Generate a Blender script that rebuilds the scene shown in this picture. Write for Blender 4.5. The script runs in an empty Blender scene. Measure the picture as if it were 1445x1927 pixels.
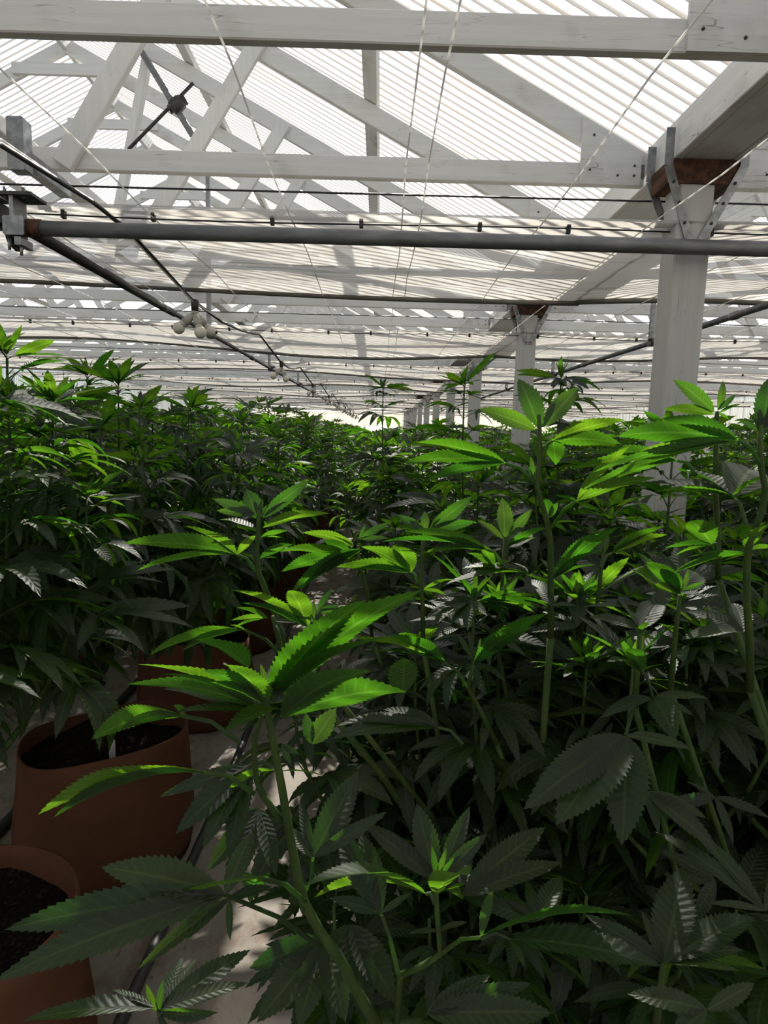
import bpy, bmesh, math, random
import numpy as np
from mathutils import Vector, Matrix

# ---------------------------------------------------------------- camera, sky, sun, exposure
SC = bpy.context.scene
COL = SC.collection
R = math.radians
F, CX, CY, VPX, VPY, H = 1250.0, 722.5, 963.5, 714.0, 811.0, 1.45
roll = R(1.4)
vY = np.array([VPX - CX, CY - VPY, -F]); vY /= np.linalg.norm(vY)
vX = np.array([math.cos(roll), -math.sin(roll), 0.0])
vX[2] = -(vX[0] * vY[0] + vX[1] * vY[1]) / vY[2]; vX /= np.linalg.norm(vX)
vZ = np.cross(vX, vY)
W2C = np.stack([vX, vY, vZ], 1)
cam = bpy.data.cameras.new('camera')
cam.sensor_fit = 'VERTICAL'; cam.sensor_height = 36.0; cam.lens = 36.0 * F / 1927.0
cam.clip_start = 0.02; cam.clip_end = 300
cam_o = bpy.data.objects.new('camera', cam); COL.objects.link(cam_o)
M = Matrix.Identity(4)
for i in range(3):
    for j in range(3):
        M[i][j] = W2C[j][i]
M[2][3] = H
cam_o.matrix_world = M
SC.camera = cam_o
CAM = np.array([0, 0, H])

SUN_EL, SUN_AZ = R(40), R(5)          # ahead of the camera, a little to the right
world = bpy.data.worlds.new('world'); SC.world = world; world.use_nodes = True
wn, wl = world.node_tree.nodes, world.node_tree.links
bg = wn['Background']
sky = wn.new('ShaderNodeTexSky'); sky.sky_type = 'NISHITA'; sky.sun_disc = False
sky.sun_elevation = SUN_EL; sky.sun_rotation = SUN_AZ; sky.air_density = 1.0; sky.dust_density = 0.8; sky.altitude = 50
wl.new(sky.outputs['Color'], bg.inputs['Color']); bg.inputs['Strength'].default_value = 0.13
sun = bpy.data.lights.new('sun', 'SUN'); sun.energy = 8.5; sun.angle = R(0.6); sun.color = (1.0, 0.94, 0.84)
sun_o = bpy.data.objects.new('sun', sun); COL.objects.link(sun_o)
sd = Vector((math.sin(SUN_AZ) * math.cos(SUN_EL), math.cos(SUN_AZ) * math.cos(SUN_EL), math.sin(SUN_EL)))
sun_o.rotation_euler = sd.to_track_quat('Z', 'Y').to_euler()
sun_o.location = sd * 60
SC.view_settings.view_transform = 'Standard'; SC.view_settings.look = 'None'
SC.view_settings.gamma = 1.0; SC.view_settings.use_curve_mapping = False
SC.view_settings.exposure = 0.55
cy = SC.cycles
cy.use_denoising = True
cy.max_bounces = 8; cy.diffuse_bounces = 4; cy.glossy_bounces = 3; cy.transmission_bounces = 6; cy.transparent_max_bounces = 16
cy.sample_clamp_indirect = 6.0; cy.caustics_reflective = False; cy.caustics_refractive = False

# ---------------------------------------------------------------- helpers
def ray(x, y): return W2C.T @ np.array([(x - CX) / F, (CY - y) / F, -1.0])
def at(x, y, Y):
    d = ray(x, y); return CAM + d * (Y / d[1])

def tag(o, label=None, cat=None, group=None, kind=None):
    if label: o['label'] = label
    if cat: o['category'] = cat
    if group: o['group'] = group
    if kind: o['kind'] = kind
    return o
def empty(name, loc=(0, 0, 0), parent=None):
    o = bpy.data.objects.new(name, None); COL.objects.link(o); o.location = loc
    o.empty_display_size = 0.1
    if parent: o.parent = parent
    return o
def link(name, me, parent=None, mat=None):
    o = bpy.data.objects.new(name, me); COL.objects.link(o)
    if parent: o.parent = parent
    if mat is not None and not me.materials:
        for m in (mat if isinstance(mat, (list, tuple)) else [mat]): me.materials.append(m)
    return o
def copy_tree(o, parent=None):
    c = o.copy(); COL.objects.link(c)
    if parent: c.parent = parent
    for ch in list(o.children): copy_tree(ch, c)
    return c

class MB:
    """collects vertices and faces of ONE mesh"""
    def __init__(s): s.v = []; s.f = []; s.uv = []; s.mi = []; s.smooth = []
    def add(s, v, f, uv=None, mi=0, smooth=False):
        n = len(s.v); s.v.extend([tuple(p) for p in v]); s.f.extend([tuple(i + n for i in q) for q in f])
        s.uv.extend([tuple(u) for u in uv] if uv is not None else [(0, 0)] * len(v))
        s.mi.extend([mi] * len(f)); s.smooth.extend([smooth] * len(f)); return s
    def beam(s, a, b, w, h, up=(0, 0, 1), c=0.0, mi=0):
        """a square-cut timber from a to b, w across, h along up, edges chamfered by c"""
        a, b = Vector(a), Vector(b); d = (b - a).normalized(); u = Vector(up)
        x = d.cross(u); x.normalize(); u = x.cross(d).normalized()
        c = c or min(w, h) * 0.07
        pr = [(-w/2+c, -h/2), (w/2-c, -h/2), (w/2, -h/2+c), (w/2, h/2-c), (w/2-c, h/2), (-w/2+c, h/2), (-w/2, h/2-c), (-w/2, -h/2+c)]
        v = [p + x * q[0] + u * q[1] for p in (a, b) for q in pr]
        f = [(i, (i+1) % 8, 8+(i+1) % 8, 8+i) for i in range(8)] + [tuple(range(7, -1, -1)), tuple(range(8, 16))]
        return s.add(v, f, mi=mi)
    def box(s, lo, hi, c=0.0, mi=0):
        lo, hi = Vector(lo), Vector(hi)
        return s.beam(((lo.x+hi.x)/2, lo.y, (lo.z+hi.z)/2), ((lo.x+hi.x)/2, hi.y, (lo.z+hi.z)/2), hi.x-lo.x, hi.z-lo.z, c=c, mi=mi)
    def tube(s, pts, r, n=6, uv=None, mi=0, cap=True):
        pts = [Vector(p) for p in pts]; rs = r if isinstance(r, (list, tuple)) else [r] * len(pts)
        ref = Vector((0.13, 0.31, 0.94)); v = []
        for i, p in enumerate(pts):
            d = (pts[min(i+1, len(pts)-1)] - pts[max(i-1, 0)]).normalized()
            x = d.cross(ref)
            if x.length < 0.05: x = d.cross(Vector((1, 0, 0)))
            x.normalize(); y = d.cross(x)
            for k in range(n):
                t = 2 * math.pi * k / n
                v.append(p + (x * math.cos(t) + y * math.sin(t)) * rs[i])
        f = [(i*n+k, i*n+(k+1) % n, (i+1)*n+(k+1) % n, (i+1)*n+k) for i in range(len(pts)-1) for k in range(n)]
        if cap: f += [tuple(range(n-1, -1, -1)), tuple(range((len(pts)-1)*n, len(pts)*n))]
        return s.add(v, f, uv=[uv] * len(v) if uv else None, mi=mi, smooth=True)
    def lathe(s, prof, c=(0, 0, 0), n=32, fn=None, mi=0):
        v = []
        for (r, z) in prof:
            for k in range(n):
                t = 2 * math.pi * k / n; q = (r, z) if fn is None else fn(r, z, t)
                v.append((c[0] + q[0] * math.cos(t), c[1] + q[0] * math.sin(t), c[2] + q[1]))
        f = [(i*n+k, i*n+(k+1) % n, (i+1)*n+(k+1) % n, (i+1)*n+k) for i in range(len(prof)-1) for k in range(n)]
        return s.add(v, f, mi=mi, smooth=True)
    def mesh(s, name, mats=None):
        me = bpy.data.meshes.new(name); me.from_pydata(s.v, [], s.f)
        me.polygons.foreach_set('material_index', s.mi); me.polygons.foreach_set('use_smooth', s.smooth)
        if any(u != (0, 0) for u in s.uv):
            l = me.uv_layers.new(name='uv'); idx = np.empty(len(me.loops), dtype=np.int32)
            me.loops.foreach_get('vertex_index', idx)
            l.data.foreach_set('uv', np.array(s.uv, dtype=np.float32)[idx].ravel())
        for m in (mats if isinstance(mats, (list, tuple)) else [mats] if mats else []): me.materials.append(m)
        me.update(); return me
    def build(s, name, mats, parent=None): return link(name, s.mesh(name, mats), parent)

# ---------------------------------------------------------------- materials
def new_mat(name):
    m = bpy.data.materials.new(name); m.use_nodes = True
    nt = m.node_tree; nt.nodes.clear()
    out = nt.nodes.new('ShaderNodeOutputMaterial')
    return m, nt, out
class NT:
    def __init__(s, nt): s.nt = nt
    def n(s, t, **kw):
        x = s.nt.nodes.new('ShaderNode' + t)
        for k, v in kw.items(): setattr(x, k, v)
        return x
    def l(s, a, b): s.nt.links.new(a, b)
    def put(s, sock, v):
        if hasattr(v, 'default_value') or hasattr(v, 'is_linked'): s.l(v, sock)
        else: sock.default_value = v
    def m(s, op, a, b=0.0, c=0.0, clamp=False):
        x = s.n('Math', operation=op, use_clamp=clamp)
        s.put(x.inputs[0], a); s.put(x.inputs[1], b); s.put(x.inputs[2], c); return x.outputs[0]
    def ramp(s, v, lo, hi, o0=0.0, o1=1.0):
        x = s.n('MapRange', clamp=True); s.put(x.inputs[0], v)
        for i, q in zip((1, 2, 3, 4), (lo, hi, o0, o1)): s.put(x.inputs[i], q)
        return x.outputs[0]
    def mix(s, f, a, b):
        x = s.n('Mix', data_type='RGBA'); s.put(x.inputs[0], f)
        for i, q in ((6, a), (7, b)):
            if isinstance(q, tuple): x.inputs[i].default_value = (*q, 1.0)
            else: s.l(q, x.inputs[i])
        return x.outputs[2]
    def noise(s, vec, scale, detail=3.0, rough=0.55):
        x = s.n('TexNoise'); x.inputs['Scale'].default_value = scale; x.inputs['Detail'].default_value = detail
        x.inputs['Roughness'].default_value = rough
        if vec is not None: s.l(vec, x.inputs['Vector'])
        return x.outputs['Fac']
    def coord(s, kind='Object', scale=(1, 1, 1)):
        c = s.n('TexCoord'); mp = s.n('Mapping'); mp.inputs['Scale'].default_value = scale
        s.l(c.outputs[kind], mp.inputs['Vector']); return mp.outputs[0]
    def bump(s, h, strength, dist):
        b = s.n('Bump'); b.inputs['Strength'].default_value = strength; b.inputs['Distance'].default_value = dist
        s.l(h, b.inputs['Height']); return b.outputs[0]
    def principled(s, col, rough=0.6, spec=0.4, metal=0.0, normal=None):
        p = s.n('BsdfPrincipled')
        if isinstance(col, tuple): p.inputs['Base Color'].default_value = (*col, 1.0)
        else: s.l(col, p.inputs['Base Color'])
        s.put(p.inputs['Roughness'], rough); p.inputs['Specular IOR Level'].default_value = spec
        p.inputs['Metallic'].default_value = metal
        if normal is not None: s.l(normal, p.inputs['Normal'])
        return p.outputs[0]
    def mixs(s, f, a, b):
        x = s.n('MixShader'); s.put(x.inputs[0], f); s.l(a, x.inputs[1]); s.l(b, x.inputs[2]); return x.outputs[0]
    def trans(s, col):
        x = s.n('BsdfTranslucent')
        if isinstance(col, tuple): x.inputs['Color'].default_value = (*col, 1.0)
        else: s.l(col, x.inputs['Color'])
        return x.outputs[0]
    def clear(s, col=(1, 1, 1)):
        x = s.n('BsdfTransparent'); x.inputs['Color'].default_value = (*col, 1.0); return x.outputs[0]

def simple(name, c1, c2, scale=(6, 6, 6), rough=0.6, spec=0.35, metal=0.0, bump=0.0, dist=0.002, lo=0.4, hi=0.65):
    m, nt, out = new_mat(name); q = NT(nt)
    f = q.noise(q.coord('Object', scale), 1.0, 5.0, 0.6)
    nrm = q.bump(f, bump, dist) if bump else None
    q.l(q.principled(q.mix(q.ramp(f, lo, hi), c1, c2), rough, spec, metal, nrm), out.inputs[0]); return m

def leaf_mat(name, c_top, c_under, c_trans, tr=0.45, rough=0.42):
    m, nt, out = new_mat(name); q = NT(nt)
    uv = q.n('UVMap'); sp = q.n('SeparateXYZ'); q.l(uv.outputs[0], sp.inputs[0])
    u, v = sp.outputs[0], sp.outputs[1]; av = q.m('ABSOLUTE', v)
    mid = q.ramp(av, 0.03, 0.12, 1.0, 0.0)
    ph = q.m('MULTIPLY', q.m('SUBTRACT', u, q.m('MULTIPLY', av, 0.10)), 13.0)
    fr = q.m('FRACT', ph); d = q.m('ABSOLUTE', q.m('SUBTRACT', fr, 0.5))
    vein = q.ramp(d, 0.40, 0.5, 0.0, 1.0)
    vm = q.m('MAXIMUM', mid, q.m('MULTIPLY', vein, 0.6))
    g = q.n('NewGeometry'); oi = q.n('ObjectInfo')
    rnd = q.m('FRACT', q.m('ADD', g.outputs['Random Per Island'], oi.outputs['Random']))
    ns = q.noise(q.coord('Object', (30, 30, 30)), 1.0, 3.0)
    top = q.mix(q.ramp(ns, 0.35, 0.7), c_top, tuple(x * 1.45 for x in c_top))
    base = q.mix(g.outputs['Backfacing'], top, c_under)
    base = q.mix(q.m('MULTIPLY', vm, 0.45), base, (0.08, 0.12, 0.045))
    hs = q.n('HueSaturation'); q.l(base, hs.inputs['Color'])
    q.l(q.ramp(rnd, 0, 1, 0.485, 0.515), hs.inputs['Hue']); q.l(q.ramp(rnd, 0, 1, 1.25, 0.75), hs.inputs['Value'])
    hgt = q.m('SUBTRACT', q.m('SINE', q.m('MULTIPLY', ph, 6.2832)), q.m('MULTIPLY', mid, 1.4))
    nrm = q.bump(hgt, 0.24, 0.0014)
    p = q.principled(hs.outputs[0], rough, 0.72, 0.0, nrm)
    tc = q.mix(q.m('MULTIPLY', vm, 0.7), c_trans, (c_trans[0] * 2.2, c_trans[1] * 1.6, c_trans[2] * 6))
    ht = q.n('HueSaturation'); q.l(tc, ht.inputs['Color'])
    q.l(q.ramp(rnd, 0, 1, 0.475, 0.515), ht.inputs['Hue']); q.l(q.ramp(rnd, 0, 1, 1.2, 0.7), ht.inputs['Value'])
    q.l(q.mixs(tr, p, q.trans(ht.outputs[0])), out.inputs[0]); return m

MAT = {}
MAT['leaf'] = leaf_mat('leaf', (0.009, 0.021, 0.008), (0.026, 0.055, 0.016), (0.078, 0.25, 0.006), 0.5, 0.56)
MAT['stem'] = simple('stem', (0.028, 0.058, 0.012), (0.055, 0.09, 0.02), (60, 60, 9), 0.6, 0.25)
MAT['bark'] = simple('bark', (0.05, 0.05, 0.02), (0.085, 0.062, 0.03), (70, 70, 9), 0.75, 0.2, bump=0.4)
MAT['pot'] = simple('pot_fabric', (0.105, 0.044, 0.024), (0.15, 0.066, 0.037), (5, 5, 7), 0.95, 0.1, bump=0.25, dist=0.004, lo=0.3, hi=0.7)
MAT['soil'] = simple('soil', (0.012, 0.009, 0.007), (0.05, 0.038, 0.03), (90, 90, 90), 0.95, 0.1, bump=1.0, dist=0.02, lo=0.5, hi=0.72)
MAT['steel'] = simple('galvanised_steel', (0.20, 0.205, 0.21), (0.34, 0.345, 0.35), (25, 25, 25), 0.42, 0.5, 0.75)
MAT['pipe'] = simple('grey_pipe', (0.16, 0.165, 0.165), (0.24, 0.24, 0.235), (8, 30, 30), 0.5, 0.5, 0.5)
MAT['dark_pipe'] = simple('dark_pipe', (0.03, 0.028, 0.025), (0.06, 0.055, 0.05), (20, 20, 20), 0.45, 0.4)
MAT['black'] = simple('black_cable', (0.012, 0.012, 0.012), (0.025, 0.025, 0.025), (20, 20, 20), 0.5, 0.4)
m, nt, out = new_mat('white_string'); q = NT(nt)
q.l(q.mixs(0.55, q.principled((0.88, 0.87, 0.84), 0.6, 0.3), q.trans((0.95, 0.94, 0.9))), out.inputs[0]); MAT['string'] = m
MAT['redwood'] = simple('bare_redwood', (0.06, 0.03, 0.02), (0.13, 0.065, 0.04), (40, 4, 40), 0.8, 0.2, bump=0.3)
MAT['edge'] = simple('curtain_lead_edge', (0.16, 0.15, 0.13), (0.26, 0.25, 0.22), (2, 30, 30), 0.7, 0.2)
MAT['bulb'] = simple('frosted_bulb', (0.70, 0.66, 0.58), (0.78, 0.74, 0.66), (20, 20, 20), 0.35, 0.5)
MAT['socket'] = simple('pale_socket', (0.42, 0.40, 0.36), (0.52, 0.50, 0.46), (20, 20, 20), 0.6, 0.3)
MAT['hose'] = simple('irrigation_hose', (0.035, 0.035, 0.036), (0.085, 0.082, 0.08), (8, 2, 8), 0.5, 0.4)
MAT['plastic'] = simple('white_plastic', (0.6, 0.6, 0.58), (0.7, 0.7, 0.68), (20, 20, 20), 0.5, 0.3)

def wood_mat(name, scale, k=1.0):
    m, nt, out = new_mat(name); q = NT(nt)
    f = q.noise(q.coord('Object', scale), 1.0, 6.0, 0.6); g = q.noise(q.coord('Object', (3, 3, 3)), 1.0, 4.0)
    cr = q.noise(q.coord('Object', tuple(x * 0.55 + 0.3 for x in scale)), 1.3, 2.0, 0.4)
    crack = q.ramp(q.m('ABSOLUTE', q.m('SUBTRACT', cr, 0.5)), 0.0, 0.006, 1.0, 0.0)
    crack = q.m('MULTIPLY', crack, q.ramp(g, 0.5, 0.62))
    c = q.mix(q.ramp(f, 0.35, 0.7), (0.74 * k, 0.735 * k, 0.71 * k), (0.66 * k, 0.655 * k, 0.63 * k))
    c = q.mix(q.m('MULTIPLY', q.ramp(g, 0.56, 0.74), 0.6), c, (0.42, 0.38, 0.33))
    c = q.mix(q.m('MULTIPLY', crack, 0.75), c, (0.10, 0.08, 0.07))
    nrm = q.bump(q.m('SUBTRACT', f, crack), 0.3, 0.003)
    q.l(q.principled(c, 0.6, 0.3, 0.0, nrm), out.inputs[0]); return m
MAT['wood_x'] = wood_mat('white_paint_x', (2.0, 40, 40))
MAT['wood_y'] = wood_mat('white_paint_y', (40, 2.0, 40))
MAT['wood_z'] = wood_mat('white_paint_z', (40, 40, 2.0))
MAT['wood_post'] = wood_mat('weathered_white_paint', (40, 40, 2.0), 0.72)

def sheet_mat(name, tint, clear_f, dirt):
    m, nt, out = new_mat(name); q = NT(nt)
    n = q.noise(q.coord('Object', (1.5, 1.5, 1.5)), 1.0, 5.0)
    n2 = q.noise(q.coord('Object', (18, 18, 2.5)), 1.0, 5.0)
    col = q.mix(q.m('MULTIPLY', q.ramp(n2, 0.5, 0.8), dirt), tint, (0.30, 0.25, 0.18))
    lw = q.n('LayerWeight'); lw.inputs[0].default_value = 0.35
    body = q.mixs(0.30, q.trans(col), q.principled(col, 0.45, 0.4))
    f = q.m('ADD', q.ramp(n, 0.3, 0.7, 1 - clear_f - 0.06, 1 - clear_f + 0.06), q.m('MULTIPLY', lw.outputs['Facing'], 0.45), clamp=True)
    q.l(q.mixs(f, q.clear((0.97, 0.98, 0.98)), body), out.inputs[0]); return m
MAT['sheet'] = sheet_mat('corrugated_fibreglass', (0.88, 0.86, 0.78), 0.74, 0.35)
MAT['valley'] = sheet_mat('shade_striped_corrugation', (0.26, 0.25, 0.235), 0.06, 0.8)  # shade of the corrugation sides painted in as dark stripes, plus dirt streaks
MAT['wallsheet'] = sheet_mat('wall_fibreglass', (0.95, 0.95, 0.91), 0.30, 0.2)

def cloth_mat():
    m, nt, out = new_mat('shade_cloth'); q = NT(nt)
    co = q.n('TexCoord'); sp = q.n('SeparateXYZ'); q.l(co.outputs['Object'], sp.inputs[0])
    st = q.noise(q.coord('Object', (1.2, 26, 1)), 1.0, 5.0, 0.65)
    pat = q.noise(q.coord('Object', (0.7, 0.9, 1)), 1.0, 3.0)
    mold = q.m('MULTIPLY', q.ramp(st, 0.48, 0.62), q.ramp(pat, 0.44, 0.58))
    c = q.mix(q.m('MULTIPLY', mold, 0.8), (0.70, 0.665, 0.61), (0.18, 0.165, 0.14))
    c = q.mix(q.m('MULTIPLY', q.ramp(st, 0.3, 0.75), 0.18), c, (0.55, 0.52, 0.47))
    wv = q.n('TexWave', bands_direction='Y'); wv.inputs['Scale'].default_value = 30; wv.inputs['Distortion'].default_value = 0.6
    q.l(co.outputs['Object'], wv.inputs['Vector'])
    c = q.mix(q.m('MULTIPLY', wv.outputs['Fac'], 0.10), c, (0.6, 0.58, 0.54))
    b = q.mixs(0.35, q.trans(c), q.principled(c, 0.8, 0.15))
    q.l(q.mixs(0.86, q.clear(), b), out.inputs[0]); return m
MAT['cloth'] = cloth_mat()

def floor_mat():
    m, nt, out = new_mat('pale_ground_cover'); q = NT(nt)
    a = q.noise(q.coord('Object', (1.6, 1.6, 1.6)), 1.0, 6.0, 0.65); b = q.noise(q.coord('Object', (7, 5, 7)), 1.0, 6.0, 0.7)
    s = q.noise(q.coord('Object', (34, 14, 30)), 1.0, 4.0, 0.7)
    c = q.mix(q.ramp(a, 0.35, 0.65), (0.38, 0.335, 0.29), (0.29, 0.25, 0.21))
    c = q.mix(q.m('MULTIPLY', q.ramp(b, 0.50, 0.64), 0.8), c, (0.19, 0.13, 0.09))
    c = q.mix(q.m('MULTIPLY', q.ramp(s, 0.62, 0.70), 0.7), c, (0.10, 0.07, 0.05))
    q.l(q.principled(c, 0.7, 0.3, 0.0, q.bump(b, 0.3, 0.01)), out.inputs[0]); return m
MAT['floor'] = floor_mat()

# ---------------------------------------------------------------- the shell of the greenhouse
Y0, Y1 = -9.6, 33.6
HALF, RIDGE, SLOPE = 3.95, 4.71, 0.52
HOUSES = (-2.70, 5.20)                       # x of the two ridges; the valley gutter between them at 1.25
EAVE = RIDGE - SLOPE * HALF

fl = MB(); fl.add([(-8, Y0, 0), (10.6, Y0, 0), (10.6, Y1 + 1, 0), (-8, Y1 + 1, 0)], [(0, 1, 2, 3)])
tag(fl.build('floor', MAT['floor']), 'pale dirty floor of the greenhouse with brown stains', kind='structure')

PITCH, SW = 0.072, 0.72
def sheet_mesh(name, length, nz, flip):
    """one corrugated sheet: x across the waves, z along them"""
    n = int(SW / PITCH * 6); b = MB(); ns = nz + 1
    ph = [i / 6.0 for i in range(n + 1)]
    for i in range(n + 1):
        for k in range(ns):
            b.v.append((i * PITCH / 6.0, 0.011 * math.cos(2 * math.pi * ph[i]) + 0.002 * math.sin(3.1 * k + i * 0.2), length * k / nz))
            b.uv.append((0, 0))
    for i in range(n):
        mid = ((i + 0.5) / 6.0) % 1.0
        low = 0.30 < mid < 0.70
        for k in range(nz):
            q = (i*ns+k, (i+1)*ns+k, (i+1)*ns+k+1, i*ns+k+1)
            b.f.append(q if not flip else q[::-1]); b.mi.append(1 if low else 0); b.smooth.append(True)
    return b
L_SL = math.hypot(HALF - 0.10, SLOPE * (HALF - 0.10)) + 0.02
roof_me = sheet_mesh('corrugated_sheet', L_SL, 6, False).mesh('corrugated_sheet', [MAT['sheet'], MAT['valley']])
ang = math.atan(SLOPE)
for xc, hn in zip(HOUSES, ('left house', 'right house')):
    for sg in (1, -1):
        root = empty('roof_slope', (xc, 0, RIDGE))
        tag(root, 'corrugated fibreglass roof slope, %s, %s of the ridge' % (hn, 'right' if sg > 0 else 'left'), kind='structure')
        k = 0; y = Y0
        # sheet axes: local x -> +Y, local z -> down the slope, local y -> outward normal
        zd = Vector((sg * math.cos(ang), 0, -math.sin(ang))); xd = Vector((0, 1, 0)); yd = zd.cross(xd)
        Mx = Matrix((xd, yd, zd)).transposed().to_4x4()
        while y < Y1:
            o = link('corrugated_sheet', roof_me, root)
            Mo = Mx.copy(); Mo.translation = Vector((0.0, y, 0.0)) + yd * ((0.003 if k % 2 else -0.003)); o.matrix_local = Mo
            y += SW; k += 1
        # ridge board and purlins run along the house
        for pd in ((0.0,) if sg > 0 else ()):
            b = MB(); b.beam((xc, Y0, RIDGE - 0.10), (xc, Y1, RIDGE - 0.10), 0.038, 0.14)
            tag(b.build('ridge_board', MAT['wood_y']), 'white ridge board along the top of the %s' % hn, kind='structure')
        for pd in (1.31, 2.61):
            zz = RIDGE - SLOPE * pd - 0.036
            b = MB(); b.beam((xc + sg * pd, Y0, zz), (xc + sg * pd, Y1, zz), 0.085, 0.04, up=(sg * math.sin(ang), 0, math.cos(ang)))
            tag(b.build('roof_purlin', MAT['wood_y']), 'white purlin under the roof sheets, %s, %s slope, %s one' % (hn, 'right' if sg > 0 else 'left', 'upper' if pd < 2 else 'lower'), kind='structure')

# walls
wall_me = sheet_mesh('corrugated_sheet', 1.0, 1, False).mesh('wall_sheet', [MAT['wallsheet'], MAT['wallsheet']])
wb = tag(empty('wall_back', (0, Y1, 0)), 'bright translucent corrugated end wall far beyond the rows', kind='structure')
x = -6.65
while x < 9.15:
    o = link('corrugated_sheet', wall_me, wb); xm = x + SW / 2
    hz = RIDGE - SLOPE * min(abs(xm - HOUSES[0]), abs(xm - HOUSES[1]))
    o.location = (x, 0, 0); o.scale = (1, 1, hz - 0.03); x += SW - PITCH
rail = MB().beam((-6.65, -0.06, 1.02), (9.1, -0.06, 1.02), 0.05, 0.10).build('wall_rail', MAT['wood_x'], wb)
wf = tag(empty('wall_front', (0, Y0, 0)), 'translucent corrugated end wall behind the camera', kind='structure')
for ch in list(wb.children):
    if ch.name.startswith('corrugated_sheet'):
        c = ch.copy(); COL.objects.link(c); c.parent = wf
for nm, xx in (('wall_left', -6.74), ('wall_right', 9.24)):
    w = tag(empty(nm, (xx, 0, 0)), 'translucent corrugated side wall on the %s' % nm[5:], kind='structure')
    y = Y0
    while y < Y1 - 0.3:
        o = link('corrugated_sheet', wall_me, w); o.rotation_euler = (0, 0, R(90)); o.location = (0, y, 0); o.scale = (1, 1, EAVE - 0.05); y += SW - PITCH

# trusses
def make_truss():
    t = empty('roof_truss', (0, 0, 0)); yb, yf = 0.0, -0.039
    MB().beam((-HALF + 0.14, yb, 2.57), (HALF - 0.14, yb, 2.57), 0.04, 0.09, c=0.004).build('tie_beam', MAT['wood_x'], t)
    for sg in (1, -1):
        f = lambda x: RIDGE - SLOPE * x - 0.125
        MB().beam((sg * 0.02, yb, f(0.02)), (sg * (HALF - 0.12), yb, f(HALF - 0.12)), 0.04, 0.105, c=0.004).build('rafter', MAT['wood_x'], t)
        MB().beam((sg * 1.33, yf, 2.535), (sg * 1.98, yf, f(1.98) + 0.03), 0.036, 0.09, up=(1, 0, 0), c=0.003).build('strut', MAT['wood_z'], t)
        b = MB(); x0, x1 = sg * (HALF - 0.16), sg * (HALF - 0.42)
        z0, z1 = f(abs(x0)) + 0.045, f(abs(x1)) + 0.045
        y0, y1 = yb - 0.034, yb - 0.0205
        P = [(x0, 2.523), (x1, 2.523), (x1, z1), (x0, z0)]
        b.add([(px, y0, pz) for px, pz in P] + [(px, y1, pz) for px, pz in P], [(0, 1, 2, 3), (7, 6, 5, 4), (0, 4, 5, 1), (1, 5, 6, 2), (2, 6, 7, 3), (3, 7, 4, 0)])
        b.build('gusset_plate', MAT['wood_x'], t)
        nl = MB()
        for (px, pz) in ((x0 - sg * 0.03, 2.56), (x0 - sg * 0.03, 2.60), (x1 + sg * 0.04, 2.58), (x1 + sg * 0.05, 2.72), (x0 - sg * 0.1, 2.56)):
            nl.tube([(px, y0 - 0.004, pz), (px, y0 + 0.004, pz)], 0.005, 6)
        nl.build('bolt', MAT['dark_pipe'], t)['kind'] = 'stuff'
    zc = RIDGE - 0.33
    MB().beam((-0.44, yf, zc), (0.44, yf, zc), 0.036, 0.09).build('collar_tie', MAT['wood_x'], t)
    return t
tr0 = make_truss(); first = True
for hi, xc in enumerate(HOUSES):
    for j, y in enumerate(range(-8, 33)):
        if hi == 1 and y < -4: continue
        t = tr0 if first else copy_tree(tr0); first = False
        t.location = (xc, y + 0.02, 0)
        tag(t, 'white painted timber roof truss, number %d along the %s house' % (j + 1, ('left', 'right')[hi]), group='roof trusses', kind='structure')

# gutters
for gx, lab in ((1.275, 'white box gutter in the valley between the two roofs'), (-6.62, 'white eave gutter of the left house'), (9.12, 'white eave gutter of the right house')):
    g = tag(empty('valley_gutter', (gx, 0, 0)), lab, kind='structure')
    MB().box((-0.135, Y0, 2.55), (-0.10, Y1, 2.70), c=0.003).build('side_board', MAT['wood_y'], g)
    MB().box((0.10, Y0, 2.55), (0.135, Y1, 2.70), c=0.003).build('side_board', MAT['wood_y'], g)
    MB().box((-0.099, Y0, 2.553), (0.099, Y1, 2.59), c=0.003).build('bottom_board', MAT['wood_y'], g)

# posts under the gutter
def make_post():
    p = empty('wooden_post')
    MB().beam((0, 0, 0), (0.02, 0, 2.458), 0.142, 0.142, up=(0, 1, 0), c=0.006).build('post', MAT['wood_post'], p)
    MB().box((-0.105, -0.083, 2.458), (0.180, 0.083, 2.549), c=0.004).build('cap_block', MAT['redwood'], p)
    for sy in (-1, 1):
        for sx in (-1, 1):
            ap = Vector((0.022 + 0.012 * sx, sy * 0.076, 2.215)); top = Vector((0.04 + sx * 0.150, sy * 0.090, 2.52))
            b = MB(); b.beam(ap, top, 0.034, 0.005, up=(0, sy, 0)); b.beam(top, top + Vector((0.0, 0, 0.14)), 0.034, 0.005, up=(0, sy, 0))
            s = b.build('strap', MAT['steel'], p); n = MB()
            for k in (0.05, 0.3, 0.55, 0.8):
                c = ap.lerp(top, k); n.tube([c - Vector((0, 0.008, 0)), c + Vector((0, 0.008, 0))], 0.006, 6)
            n.build('bolt', MAT['dark_pipe'], s)['kind'] = 'stuff'
    return p
p0 = make_post()
for k in range(11):
    p = p0 if k == 0 else copy_tree(p0)
    p.location = (1.225, 2.85 + 3 * k, 0)
    tag(p, 'white square timber post with a V of steel straps, number %d from the front under the valley gutter' % (k + 1), group='gutter posts', kind='structure')

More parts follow.
